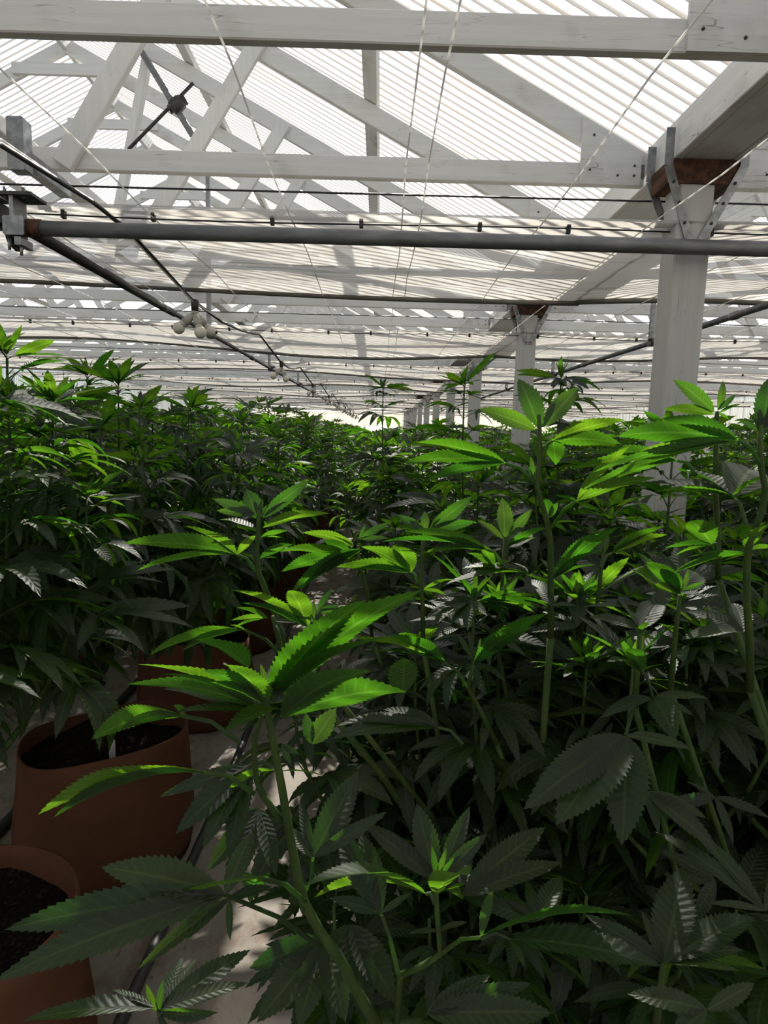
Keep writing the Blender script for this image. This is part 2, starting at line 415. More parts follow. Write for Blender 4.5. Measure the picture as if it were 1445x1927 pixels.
# long brace on the tie beams, one leaning brace and the steel cross brace under the left roof
tag(MB().beam((-1.62, 0.5, 2.66), (-1.62, 9.0, 2.66), 0.09, 0.07).build('trim_1', MAT['wood_y']), 'white lengthwise brace lying on the tie beams', kind='structure')
b = MB(); b.beam((-2.02, 5.08, 2.62), (-1.70, 5.08, 4.08), 0.055, 0.075, up=(0, 1, 0))
tag(b.build('leaning_post', MAT['wood_z']), 'weathered leaning timber under the roof behind the second tie beam', kind='structure')
cb = tag(empty('cross_brace', (-1.455, 4.9, 3.66)), 'dark steel cross brace with a clamp under the left roof', kind='structure')
MB().tube([(-0.26, 0.0, 0.36), (0.07, 0.05, -0.15), (0.25, 0.1, -0.42)], 0.022, 8).build('brace_pipe', MAT['pipe'], cb)
MB().tube([(-0.36, 0.06, -0.29), (0.10, 0.06, 0.16)], 0.012, 8).build('brace_rod', MAT['dark_pipe'], cb)
b = MB(); b.tube([(-0.03, 0.02, 0.03), (0.02, 0.04, -0.03)], 0.05, 8); b.tube([(-0.07, 0.06, -0.02), (0.05, 0.06, 0.05)], 0.03, 8)
b.build('pipe_clamp', MAT['dark_pipe'], cb)

# ---------------------------------------------------------------- shade curtains
rng = random.Random(4)
ZC = 2.315
def ordn(n): return ['first', 'second', 'third', 'fourth', 'fifth', 'sixth', 'seventh', 'eighth', 'ninth', 'tenth', 'eleventh', 'twelfth'][n] if n < 12 else '%dth' % (n + 1)
def curtain(xa, xb, y0, depth, seed):
    r = random.Random(seed); A = [(r.uniform(0.6, 1.6), r.uniform(0, 6.3), r.uniform(0.006, 0.019)) for _ in range(4)]
    und = lambda x: sum(a * math.sin(w * x + p) for w, p, a in A)
    P = [(r.uniform(0, 6.3), r.uniform(0.5, 1.5)) for _ in range(4)]
    nx = int((xb - xa) / 0.12); vs = [0, 0.012, 0.025, 0.04, 0.055, 0.075, 0.10, 0.13, 0.17, 0.22, 0.28, 0.34, 0.41, 0.48, 0.56, 0.63, 0.70, 0.78, 0.85, 0.91, 0.96, 1.0]
    pl = [0, -0.016, 0.004, -0.018, 0.006, -0.012, 0.006, -0.010, 0, -0.006, 0.002, -0.012, -0.002, -0.010, 0.001, -0.010, -0.002, -0.010, -0.003, -0.010, -0.016, -0.022]
    b = MB(); ny = len(vs)
    for i in range(nx + 1):
        x = xa + (xb - xa) * i / nx
        for j, t in enumerate(vs):
            z = ZC + pl[j] * (0.75 + 0.5 * math.sin(0.9 * x * P[j % 4][1] + P[j % 4][0] + j)) + und(x) * (0.3 + 1.2 * t)
            y = y0 + depth * t + 0.02 * math.sin(1.1 * x + P[0][0]) * t
            b.v.append((x, y, z)); b.uv.append((0, 0))
    for i in range(nx):
        for j in range(ny - 1):
            b.f.append((i*ny+j, (i+1)*ny+j, (i+1)*ny+j+1, i*ny+j+1)); b.mi.append(0); b.smooth.append(True)
    root = b.build('shade_curtain', MAT['cloth'])
    e = MB(); e.tube([(b.v[i*ny+ny-1][0], b.v[i*ny+ny-1][1] + 0.012, b.v[i*ny+ny-1][2] - 0.004) for i in range(nx + 1)], 0.021, 8).build('lead_edge', MAT['edge'], root)
    w = MB(); w.tube([(b.v[i*ny+4][0], b.v[i*ny+4][1] - 0.012, b.v[i*ny][2] - 0.026 + 0.006 * math.sin(2.3 * b.v[i*ny][0])) for i in range(nx + 1)], 0.0035, 5).build('edge_wire', MAT['black'], root)
    c = MB(); x = xa + 0.2
    while x < xb:
        i = min(nx, int((x - xa) / (xb - xa) * nx)); q = b.v[i*ny+4]
        c.box((q[0] - 0.008, q[1] - 0.028, b.v[i*ny][2] - 0.042), (q[0] + 0.008, q[1] - 0.008, b.v[i*ny][2] - 0.006)); x += 0.42
    c.build('wire_clip', MAT['black'], root)
    return root
for k in [*range(11), -1, -2, -3]:
    for xa, xb, side in ((-6.5, 1.235, 'left'), (1.215, 9.0, 'right')):
        o = curtain(xa, xb, 2.765 + 3 * k - (0.25 if k < 0 else 0), 1.53, 17 * k + (5 if side == 'right' else 0))
        tag(o, 'white shade curtain drawn half across, %s bay %s, %s of the posts' % (ordn(k) if k >= 0 else ordn(-1 - k), 'away' if k >= 0 else 'behind the camera', side), 'curtain', 'half drawn shade curtains', None if k >= 0 else 'structure')
    if k < 0: continue
    cb_ = MB(); cb_.tube([(x_, 2.955 + 3 * k, 2.445 + 0.004 * math.sin(x_ * 0.7)) for x_ in np.linspace(-6.5, 9.0, 40)], 0.0045, 5)
    tag(cb_.build('drive_cable', MAT['black']), 'thin dark cable stretched crosswise behind the posts, %s bay away' % ordn(k), 'cable', 'crosswise cables')

# lengthwise white strings under the curtains
for i, sx in enumerate((-2.95, -2.45, -1.95, -1.45, -0.93, -0.37, 0.068, 0.137, 0.62, 1.055, 1.62, 2.10, 2.75, 3.3)):
    b = MB(); n = 60
    b.tube([(sx + 0.006 * math.sin(j * 1.7 + i), 0.6 + 32 * j / n, 2.285 + 0.006 * math.sin(j * 2.1 + i * 2)) for j in range(n + 1)], 0.0028, 5)
    tag(b.build('support_string', MAT['string']), 'white string stretched lengthwise overhead, %s from the left' % ordn(i), 'string', 'lengthwise support strings')

# curtain drive: shaft, bracket, rails, hangers
def fl_bracket():
    g = tag(empty('drive_shaft', (-1.375, 2.70, 2.196)), 'thick grey steel drive shaft running crosswise below the nearest curtain', 'pipe')
    MB().tube([(0.0, 0, 0.0), (4.0, 0, 0.0), (10.0, 0, 0.0)], 0.029, 20).build('shaft', MAT['pipe'], g)
    MB().tube([(-0.03, 0, 0.0), (0.045, 0, 0.0)], 0.034, 16).build('coupling', MAT['redwood'], g)
    b = MB(); b.tube([(-0.06, 0, 0), (-0.025, 0, 0)], 0.028, 12); b.build('axle', MAT['dark_pipe'], g)
    return g
fl_bracket()
g = tag(empty('rack_bracket', (-1.42, 2.70, 2.196)), 'dark steel rack bracket with a pinion gear at the left end of the drive shaft', 'bracket')
b = MB(); b.box((-0.22, -0.06, 0.105), (0.085, 0.06, 0.117)); b.build('top_plate', MAT['dark_pipe'], g)
b = MB(); b.box((-0.005, -0.05, -0.02), (0.010, 0.05, 0.105)); b.box((-0.03, -0.055, -0.04), (0.05, -0.045, 0.03)); b.box((0.010, -0.05, -0.075), (0.035, 0.04, -0.045)); b.build('side_plate', MAT['steel'], g)
b = MB()
for k in range(14):
    t = 2 * math.pi * k / 14
    b.beam((-0.06, 0.1 + 0.045 * math.cos(t), 0.045 * math.sin(t)), (-0.06, 0.1 + 0.062 * math.cos(t), 0.062 * math.sin(t)), 0.035, 0.012, up=(1, 0, 0))
b.tube([(-0.08, 0.1, 0), (-0.04, 0.1, 0)], 0.05, 16); b.build('pinion_gear', MAT['dark_pipe'], g)
b = MB(); b.box((-0.20, -0.05, 0.0), (-0.05, 0.05, 0.09), c=0.01); b.build('gear_housing', MAT['dark_pipe'], g)
for (px, pz) in ((-0.03, 0.13), (0.04, 0.13), (0.025, -0.08), (-0.02, -0.06)):
    MB().tube([(px, -0.03, pz - 0.03), (px, -0.03, pz + 0.01)], 0.006, 6).build('bolt', MAT['steel'], g)

for rx, lab, side in ((-1.40, 'long round steel rail running down the greenhouse beside the bulbs', 'left'), (2.14, 'long round steel rail running down the greenhouse behind the nearest post', 'right')):
    rl = tag(empty('support_rail', (rx, 0, 2.2)), lab, 'rail')
    b = MB()
    if side == 'left':
        MB().tube([(0.0, 2.78, 0), (0.0, 4.6, 0)], 0.024, 12).build('rail_sleeve', MAT['dark_pipe'], rl)
        b.tube([(0.0, 4.55, 0), (0.0, 33.0, 0)], 0.016, 10)
    else: b.tube([(0.0, 1.5, 0), (0.0, 33.0, 0)], 0.020, 10)
    b.build('rail', MAT['pipe'], rl)
    for k in range(10):
        y = 5.6 + 3 * k if side == 'left' else 5.35 + 3 * k
        c = MB(); c.box((-0.03, y - 0.035, -0.03), (0.03, y + 0.035, 0.012)); c.tube([(-0.04, y, 0.02), (0.05, y, 0.02)], 0.012, 6); c.build('rail_clamp', MAT['dark_pipe'], rl)
        if k < 4:
            c = MB(); c.tube([(0, y - 1.25, 0), (0, y - 1.18, 0)], 0.026, 10); c.build('rail_collar', MAT['steel'], rl)
    for k in range(10):
        y = 5.6 + 3 * k if side == 'left' else 5.35 + 3 * k
        hb = MB(); hb.box((rx - 0.034, y - 0.018, 2.225), (rx - 0.002, y + 0.018, 2.70 if k else 3.6 if side == 'left' else 2.7), c=0.003)
        tag(hb.build('rail_hanger', MAT['steel']), 'thin galvanised hanger holding the %s rail, %s one away' % (side, ordn(k)), 'hanger', 'rail hangers')
pb = MB(); pb.box((-1.392, 2.59, 2.372), (-1.330, 2.652, 2.557), c=0.004); pb.box((-1.385, 2.652, 2.40), (-1.335, 2.98, 2.46), c=0.003)
tag(pb.build('steel_hanger_post', MAT['steel']), 'thick square galvanised post standing above the rack bracket', 'post')

# ---------------------------------------------------------------- string of bulbs
def sphere(b, c, r, n=14, mi=0):
    b.lathe([(max(1e-4, r * math.sin(math.pi * k / 8)), -r * math.cos(math.pi * k / 8)) for k in range(9)], c, n, mi=mi)
def lamp_cluster(pos, label, n, scale=1.0, rot=0.0):
    g = tag(empty('bulb_cluster', pos), label, 'lamp', 'bulb clusters on the cable'); g.rotation_euler = (0, 0, rot)
    MB().tube([(0, 0, 0.035), (0, 0, 0.03), (0, 0, -0.025)], [0.014, 0.021, 0.018], 12).build('cable_socket', MAT['dark_pipe'], g)
    dirs = [Vector((-0.72, -0.1, -0.70)), Vector((0.32, -0.30, -0.88)), Vector((0.62, 0.5, -0.80))][:n]
    MB().tube([(0, 0, -0.02), (0, 0, -0.045)], [0.017, 0.02], 10).build('splitter', MAT['socket'], g)
    for d in dirs:
        d = d.normalized(); o = Vector((0, 0, -0.035))
        MB().tube([o, o + d * 0.045, o + d * 0.075], [0.014, 0.021, 0.024], 12).build('lamp_holder', MAT['socket'], g)
        b = MB(); c = o + d * 0.115
        b.tube([o + d * 0.07, o + d * 0.088], [0.016, 0.022], 12); sphere(b, c, 0.032)
        b.build('bulb', MAT['bulb'], g)
LP = [Vector((-0.985, 3.6 + 3.1 * k, 2.075)) for k in range(9)]
for k, p in enumerate(LP):
    lamp_cluster(p, ('large frosted bulbs hanging from the cable below the first curtain, nearest cluster', 'pair of frosted bulbs hanging from the cable, second cluster away')[k] if k < 2 else 'frosted bulbs hanging from the cable, %s cluster away' % ordn(k), 3, rot=0.4 * k)
cpts = [(-1.02, 1.5, 2.02), (-1.04, 1.9, 2.19), (-1.09, 2.6, 2.27), (-1.12, 3.05, 2.295)]
for k, p in enumerate(LP):
    cpts += [tuple(p + Vector((-0.01, -0.02, 0.03)))]
    if k < 8:
        h = Vector((-1.11, 6.2 + 3.1 * k, 2.29)); a = Vector(p)
        for t in (0.3, 0.6, 0.85): cpts.append(tuple(a.lerp(h, t) + Vector((0, 0, -0.03 * math.sin(math.pi * t)))))
        cpts.append(tuple(h))
cr = tag(MB().tube(cpts, 0.0085, 6).build('lamp_cable', MAT['black']), 'black electric cable looping from curtain to curtain and carrying the bulbs', 'cable')
tz = [(Vector(c).x + 0.012 * math.cos(j * 1.3), Vector(c).y, Vector(c).z + 0.012 * math.sin(j * 1.3)) for j, c in enumerate(cpts[:6])]
MB().tube(tz, 0.004, 5).build('white_twine', MAT['string'], cr)

# ---------------------------------------------------------------- leaves
def leaflet(b, P, W, N, wmax, nt, fold=0.22, uv_scale=1.0, wob=0.0, r=random):
    """a serrated leaflet along the midrib points P (Vectors); W, N = across and upward directions"""
    n = len(P) - 1; L = sum((P[i+1] - P[i]).length for i in range(n))
    def on(t):
        t = max(0.0, min(0.9999, t)) * n; i = int(t); return P[i].lerp(P[i+1], t - i)
    prof = lambda s: (max(s, 0) ** 0.82) * (max(1 - s, 0) ** 1.02) / 0.2806
    ds = 1.0 / nt; v = []; uv = []; f = []
    for j in range(nt + 1):
        v.append(on(j * ds)); uv.append((j * ds * uv_scale + 0.002, 0.001))
    ph = r.uniform(0, 6.3)
    for sg in (1, -1):
        base = len(v)
        for j in range(nt):
            s = j * ds; sv = s + 0.05 * ds; st = s + 1.02 * ds
            wv = wmax * prof(sv) * 0.86; wt = wmax * (prof(min(st * 0.985, 0.97)) * 1.03)
            if j == nt - 1: wt = 0.0; st = 1.0
            for s_, w_ in ((sv, wv), (st, wt)):
                lift = fold * w_ + wob * w_ * math.sin(ph + s_ * 9)
                p = on(s_) + W * (sg * w_) + N * lift
                v.append(p); uv.append((s_ * uv_scale + 0.002, float(sg)))
        for j in range(nt):
            a, c = base + 2 * j, base + 2 * j + 1
            q = (j, j + 1, c, a) if sg < 0 else (j, a, c, j + 1)
            f.append(q)
            if j < nt - 1:
                q = (j + 1, base + 2 * (j + 1), c) if sg < 0 else (j + 1, c, base + 2 * (j + 1))
                f.append(q)
    b.add(v, f, uv, smooth=True)

def leaf_variant(seed, nt, nl=5, droop=0.5, pet=0.35, spread=1.0, wid=0.105):
    """palmate leaf of unit length along +Y, blade top up, petiole starting at the origin"""
    r = random.Random(seed); b = MB()
    rise = R(28); B = Vector((0, pet * math.cos(rise), pet * math.sin(rise)))
    b.tube([(0, 0, 0), (0, pet * 0.5 * math.cos(rise), pet * 0.55 * math.sin(rise)), tuple(B)], [0.013, 0.010, 0.009], 4, uv=(0.01, 0.01), cap=False)
    sets = {3: [0, 40, -40], 5: [0, 34, -34, 74, -74], 7: [0, 30, -30, 62, -62, 105, -105]}[nl]
    for k, a in enumerate(sets):
        a_ = R(a * spread + r.uniform(-5, 5)); l = (1.0, 0.92, 0.66, 0.42)[(k + 1) // 2] * r.uniform(0.93, 1.05)
        d = Vector((math.sin(a_), math.cos(a_), 0)); P = []
        e0 = 0.16 + r.uniform(-0.1, 0.12); dr = droop * r.uniform(0.75, 1.25); n = 6; p = B.copy(); P.append(p.copy())
        for i in range(n):
            e = e0 - dr * 1.6 * (i + 0.5) / n
            p = p + (d * math.cos(e) + Vector((0, 0, math.sin(e)))) * (l / n); P.append(p.copy())
        W = d.cross(Vector((0, 0, 1))).normalized() * 1.0
        tw = r.uniform(-0.35, 0.35) + (0.25 if a > 0 else -0.25 if a < 0 else 0)
        N = Vector((0, 0, 1)); W2 = (W * math.cos(tw) + N * math.sin(tw)); N2 = (N * math.cos(tw) - W * math.sin(tw))
        leaflet(b, P, W2, N2, wid * l * r.uniform(0.9, 1.1) * (1.0 if k else 1.08), nt, 0.25, 1.0, 0.10, r)
    return b
LV_HI = [leaf_variant(100 + i, 11, (5, 7, 5, 7, 5, 7)[i], (0.35, 0.55, 0.8, 0.65, 0.5, 1.0)[i], 0.36) for i in range(6)]
LV_YOUNG = [leaf_variant(140 + i, 9, (3, 5, 5)[i], (0.1, 0.2, 0.35)[i], 0.14, 0.8, 0.115) for i in range(3)]
LV_LO = [leaf_variant(100 + i, 4, 5, (0.35, 0.55, 0.8, 0.65, 0.5, 1.0)[i], 0.36, 1.0, 0.112) for i in range(6)]
LVY_LO = [leaf_variant(140 + i, 4, 3, 0.2, 0.14, 0.8, 0.115) for i in range(3)]
for lst in (LV_HI, LV_YOUNG):
    for i, b in enumerate(lst): lst[i] = b.mesh('leaf', MAT['leaf'])

def arr(b):
    """numpy pack of a variant for joining"""
    v = np.array([tuple(p) for p in b.v], dtype=np.float32); uv = np.array(b.uv, dtype=np.float32)
    loops = np.array([i for f in b.f for i in f], dtype=np.int32); cnt = np.array([len(f) for f in b.f], dtype=np.int32)
    return v, uv, loops, cnt
LV_LO = [arr(b) for b in LV_LO]; LVY_LO = [arr(b) for b in LVY_LO]
def joined(name, items):
    V, U, Lp, C = [], [], [], []; off = 0
    for (v, uv, lp, c), m in items:
        A = np.array(m, dtype=np.float32); V.append(v @ A[:3, :3].T + A[:3, 3]); U.append(uv[lp]); Lp.append(lp + off); C.append(c); off += len(v)
    V = np.concatenate(V); U = np.concatenate(U); Lp = np.concatenate(Lp); C = np.concatenate(C)
    me = bpy.data.meshes.new(name); me.vertices.add(len(V)); me.vertices.foreach_set('co', V.ravel())
    me.loops.add(len(Lp)); me.loops.foreach_set('vertex_index', Lp)
    me.polygons.add(len(C)); st = np.zeros(len(C), dtype=np.int32); st[1:] = np.cumsum(C)[:-1]
    me.polygons.foreach_set('loop_start', st); me.polygons.foreach_set('use_smooth', np.ones(len(C), dtype=bool))
    l = me.uv_layers.new(name='uv'); l.data.foreach_set('uv', U.ravel())
    me.update(calc_edges=True); me.materials.append(MAT['leaf']); return me

# ---------------------------------------------------------------- pots and procedural plants
def pot_mesh(seed):
    r = random.Random(seed); p1, p2, p3 = r.uniform(0, 6.3), r.uniform(0, 6.3), r.uniform(0, 6.3)
    def fn(rr, z, t):
        k = z / 0.42
        return rr * (1 + 0.018 * math.sin(2 * t + p1) + 0.012 * math.sin(5 * t + p2 + 3 * k)), z + (0.022 * math.sin(t + p3) + 0.010 * math.sin(3 * t + p1)) * max(0, k) ** 3
    b = MB(); b.lathe([(0.02, 0.002), (0.255, 0.002), (0.275, 0.015), (0.285, 0.07), (0.284, 0.14), (0.276, 0.22), (0.268, 0.31), (0.262, 0.385), (0.260, 0.42), (0.2565, 0.4215), (0.253, 0.42), (0.252, 0.38), (0.25, 0.32)], n=44, fn=fn)
    s = MB()
    def fs(rr, z, t): return rr * (1 + 0.018 * math.sin(2 * t + p1)), z + 0.012 * math.sin(4 * t + rr * 20) + 0.006 * math.sin(9 * t + rr * 60)
    s.lathe([(0.001, 0.352), (0.05, 0.352), (0.10, 0.350), (0.15, 0.347), (0.20, 0.345), (0.235, 0.35), (0.255, 0.358)], n=44, fn=fs)
    return b.mesh('pot', MAT['pot']), s.mesh('soil', MAT['soil'])
POTS = [pot_mesh(i) for i in range(4)]
def bez(a, b, c, t): return a * (1 - t) ** 2 + b * (2 * t * (1 - t)) + c * t * t

def shoot_nodes(base, top, r, lean, first=0.35, gap=0.07):
    """a shoot rising from base to top; returns path points and leaf nodes (pos, dir, distance from the tip)"""
    base, top = Vector(base), Vector(top); ctrl = Vector((top.x * 1.02, top.y * 1.02, base.z + (top.z - base.z) * lean))
    pts = [bez(base, ctrl, top, t / 9) for t in range(10)]
    L = sum((pts[i+1] - pts[i]).length for i in range(9)); nodes = []; d = 0.03
    while d < L * (1 - first):
        t = 1 - d / L; p = bez(base, ctrl, top, t); q = bez(base, ctrl, top, min(1, t + 0.05)) - bez(base, ctrl, top, max(0, t - 0.05))
        nodes.append((p, q.normalized(), d)); d += gap * r.uniform(0.8, 1.25) * (0.6 if d < 0.1 else 1)
    return pts, nodes
def leaf_matrix(p, az, pitch, twist, s):
    return Matrix.Translation(p) @ Matrix.Rotation(az, 4, 'Z') @ Matrix.Rotation(pitch, 4, 'X') @ Matrix.Rotation(twist, 4, 'Y') @ Matrix.Diagonal((s, s, s, 1))

def plant_spec(seed, Hh, Rr, ns, z0=0.62, leaf=0.155, shape=None, droopy=0.0, first=0.35, gap=0.07, tall=()):
    """stems and leaf placements in plant coordinates (origin on the floor under the stem)"""
    r = random.Random(seed); stems = [([(0, 0, 0.33), (r.uniform(-.02, .02), r.uniform(-.02, .02), 0.5), (0, 0, z0 + 0.15)], [0.016, 0.014, 0.010])]; leaves = []
    for k in range(ns + len(tall)):
        az = 2.399 * k + r.uniform(-0.4, 0.4); rad = Rr * math.sqrt((k + 0.4) / ns) * r.uniform(0.85, 1.1)
        x, y = rad * math.cos(az), rad * math.sin(az); zt = Hh - 0.30 * (rad / Rr) ** 2 * min(1, Hh - 0.5) - r.uniform(0, 0.14)
        if k >= ns: x, y, zt = tall[k - ns]; rad = math.hypot(x, y)
        elif shape:
            q = shape(x, y, zt)
            if q is None: continue
            x, y, zt = q
        zb = z0 + r.uniform(-0.16, 0.12); zb = min(zb, zt - 0.15)
        pts, nodes = shoot_nodes((0, 0, zb), (x, y, zt), r, r.uniform(0.15, 0.45), first, gap)
        stems.append((pts, [0.008 - 0.0055 * i / 9 for i in range(10)]))
        a0 = r.uniform(0, 6.3)
        for i, (p, d, dist) in enumerate(nodes):
            s = leaf * min(1.0, 0.42 + dist * 2.6) * r.uniform(0.85, 1.12)
            for h in (0, 1):
                a = a0 + i * math.pi / 2 + h * math.pi + r.uniform(-0.45, 0.45)
                out = math.atan2(-p.x, p.y) if rad > 0.1 else a
                if math.cos(a - out) < -0.5 and dist > 0.2 and r.random() < 0.6: continue
                pit = R(22) - dist * (0.9 + droopy) + r.uniform(-0.22, 0.22) - droopy * 0.25
                leaves.append((0, r.randrange(6), leaf_matrix(p, a, max(pit, -0.95), r.uniform(-0.35, 0.35), s)))
        tip = pts[-1]
        for i in range(3):
            leaves.append((1, r.randrange(3), leaf_matrix(tip, a0 + i * 2.1 + r.uniform(-0.5, 0.5), R(12) + r.uniform(-0.45, 0.45), r.uniform(-0.5, 0.5), leaf * r.uniform(0.5, 0.8))))
        for i in range(2):
            leaves.append((1, 0, leaf_matrix(tip, a0 + 1 + i * 3.1, R(62) + r.uniform(-0.2, 0.2), r.uniform(-0.3, 0.3), leaf * r.uniform(0.25, 0.4))))
    return stems, leaves
def pot_parts(root, k, rot):
    for me in POTS[k % 4]:
        o = link(me.name.split('.')[0], me, root); o.rotation_euler = (0, 0, rot)
def stem_parts(root, stems, joined_=False):
    if joined_:
        b = MB()
        for pts, rs in stems: b.tube(pts, rs, 5)
        return b.mesh('stem', MAT['stem'])
    for i, (pts, rs) in enumerate(stems):
        MB().tube(pts, rs, 7 if i == 0 else 6).build('trunk' if i == 0 else 'stem', MAT['bark'] if i == 0 else MAT['stem'], root)
def leaf_parts(root, leaves, wide=1.0):
    wd = Matrix.Diagonal((wide, 1, 1, 1))
    for kind, i, m in leaves:
        o = link('leaf', (LV_HI, LV_YOUNG)[kind][i]); o.parent = root; o.matrix_local = m @ wd
def near_plant(x, y, label, group, spec, k, rot=0.0):
    root = tag(empty('cannabis_plant', (x, y, 0)), label, 'plant', group)
    pot_parts(root, k, rot); stem_parts(root, spec[0]); leaf_parts(root, spec[1], 1.15 if x > 0 else 1.0); return root

near_plant(0.86, 1.92, 'cannabis plant with a tall shoot, standing just left of the nearest post', 'plants in the row right of the aisle',
           plant_spec(77, 1.34, 0.60, 30, 0.5, 0.20, lambda a, b, c: (a, b, min(c, 1.33 if a < -0.28 else 1.10)), droopy=0.15, first=0.2, tall=[(-0.36, -0.05, 1.60), (-0.1, -0.2, 1.44), (-0.45, -0.2, 1.36)]), 3, 2.0)
GRP = {'L1': 'plants in the row left of the aisle', 'L2': 'plants in the second row left of the aisle', 'L3': 'plants in the third row left of the aisle', 'L4': 'plants in the fourth row left of the aisle',
       'R1': 'plants in the row right of the aisle', 'R2': 'plants in the row just beyond the posts', 'R3': 'plants in the second row past the posts', 'R4': 'plants in the third row past the posts'}
ROWN = {k: v[len('plants in '):] for k, v in GRP.items()}
# row: x, first y, last y, plants with separate leaves, height, crown radius
ROWS = [('L1', -0.93, 1.22, 32.6, 4, 1.60, 0.58), ('L2', -1.98, 1.75, 32.0, 3, 1.64, 0.54), ('L3', -3.03, 3.1, 22.0, 1, 1.66, 0.52), ('L4', -4.08, 5.2, 16.0, 0, 1.66, 0.52),
        ('R1', 0.44, 2.25, 32.6, 3, 1.34, 0.60), ('R2', 1.80, 1.75, 31.5, 3, 1.55, 0.50), ('R3', 2.83, 3.0, 22.0, 1, 1.62, 0.52), ('R4', 3.90, 4.6, 14.0, 0, 1.66, 0.52)]
STEP = 1.03
FAR = []
for i in range(7):
    hh = 1.5
    st, lv = plant_spec(500 + i, hh, 0.56, 22, 0.60, 0.175, droopy=0.35)
    items = [((LV_LO, LVY_LO)[k][j], m) for k, j, m in lv]
    FAR.append((joined('foliage', items), stem_parts(None, st, True)))
cnt = 0
for key, x, ya, yb, nnear, hh, rr in ROWS:
    n = 0; y = ya; r = random.Random(hash(key) % 1 + len(key) + int(x * 100))
    while y < yb:
        px, py = x + r.uniform(-0.05, 0.05) - (0.10 if key == 'R1' and n else 0), y + r.uniform(-0.04, 0.04); left = key[0] == 'L'
        hn = hh + r.uniform(-0.09, 0.07) + (0.05 * min(n, 3) if key == 'R1' else 0)
        if n < 99:
            lab = 'bushy potted cannabis plant, %s from the camera in %s' % (ordn(n), ROWN[key]); grp = GRP[key]
        else:
            lab = 'small distant cannabis plant towards the far end of %s' % ROWN[key]; grp = 'far ' + GRP[key]
        if n < nnear:
            if key == 'L1' and n == 0:
                px, py = -0.87, 1.26; spec = plant_spec(31, 1.58, 0.42, 13, 0.76, 0.18, droopy=0.3, tall=[(0.15, 0.05, 1.57), (0.20, 0.12, 1.48)])
            elif key == 'L1' and n == 1:
                px, py = -0.90, 2.14; spec = plant_spec(32, 1.64, 0.52, 22, 0.74, 0.19, droopy=0.5, first=0.25)
            else: spec = plant_spec(700 + cnt, hn, rr, 20, 0.66 if left else 0.5, 0.19, droopy=0.45 if left else 0.2, first=0.2, tall=[(-0.20, 0.0, 1.60)] if (key, n) == ('R1', 0) else [(-0.30, 0.1, 1.66)] if (key, n) == ('R1', 1) else ())
            near_plant(px, py, lab, grp, spec, cnt, r.uniform(0, 6.3))
        else:
            root = tag(empty('cannabis_plant', (px, py, 0)), lab, 'plant', grp); pot_parts(root, cnt, r.uniform(0, 6.3))
            fm, sm = FAR[r.randrange(7)]; s = hn / 1.5; a = r.uniform(0, 6.3)
            for nm, me in (('foliage', fm), ('stem', sm)):
                o = link(nm, me, root); o.rotation_euler = (0, 0, a); o.scale = (1.14, 1.14, s)
                if nm == 'foliage': o['kind'] = 'stuff'
        y += STEP; n += 1; cnt += 1

# plant tags in the two nearest pots with visible soil
for (px, py, lab) in ((-0.845, 2.075, 'small white plant tag stuck in the soil of the second pot left of the aisle'), (-0.80, 3.1, 'small white plant tag stuck in the soil of the third pot left of the aisle')):
    b = MB(); b.box((-0.010, -0.0012, 0.30), (0.010, 0.0012, 0.435), c=0.0005); o = b.build('plant_tag', MAT['plastic']); o.location = (px, py, 0.0); o.rotation_euler = (0.05, 0, 0.1)
    tag(o, lab, 'plant tag')
# irrigation hoses on the floor
b = MB(); b.tube([(-0.60 - 0.004 * j + 0.02 * math.sin(j * 0.8), 0.6 + 1.0 * j, 0.016) for j in range(33)], 0.016, 8)
tag(b.build('irrigation_hose', MAT['hose']), 'dark irrigation hose lying on the floor along the aisle beside the left pots', 'hose')
b = MB(); b.tube([(-1.32 + 0.015 * math.sin(j), 0.6 + 1.0 * j, 0.02) for j in range(33)], 0.02, 8)
tag(b.build('irrigation_hose', MAT['hose']), 'black irrigation hose on the floor behind the left pots', 'hose')

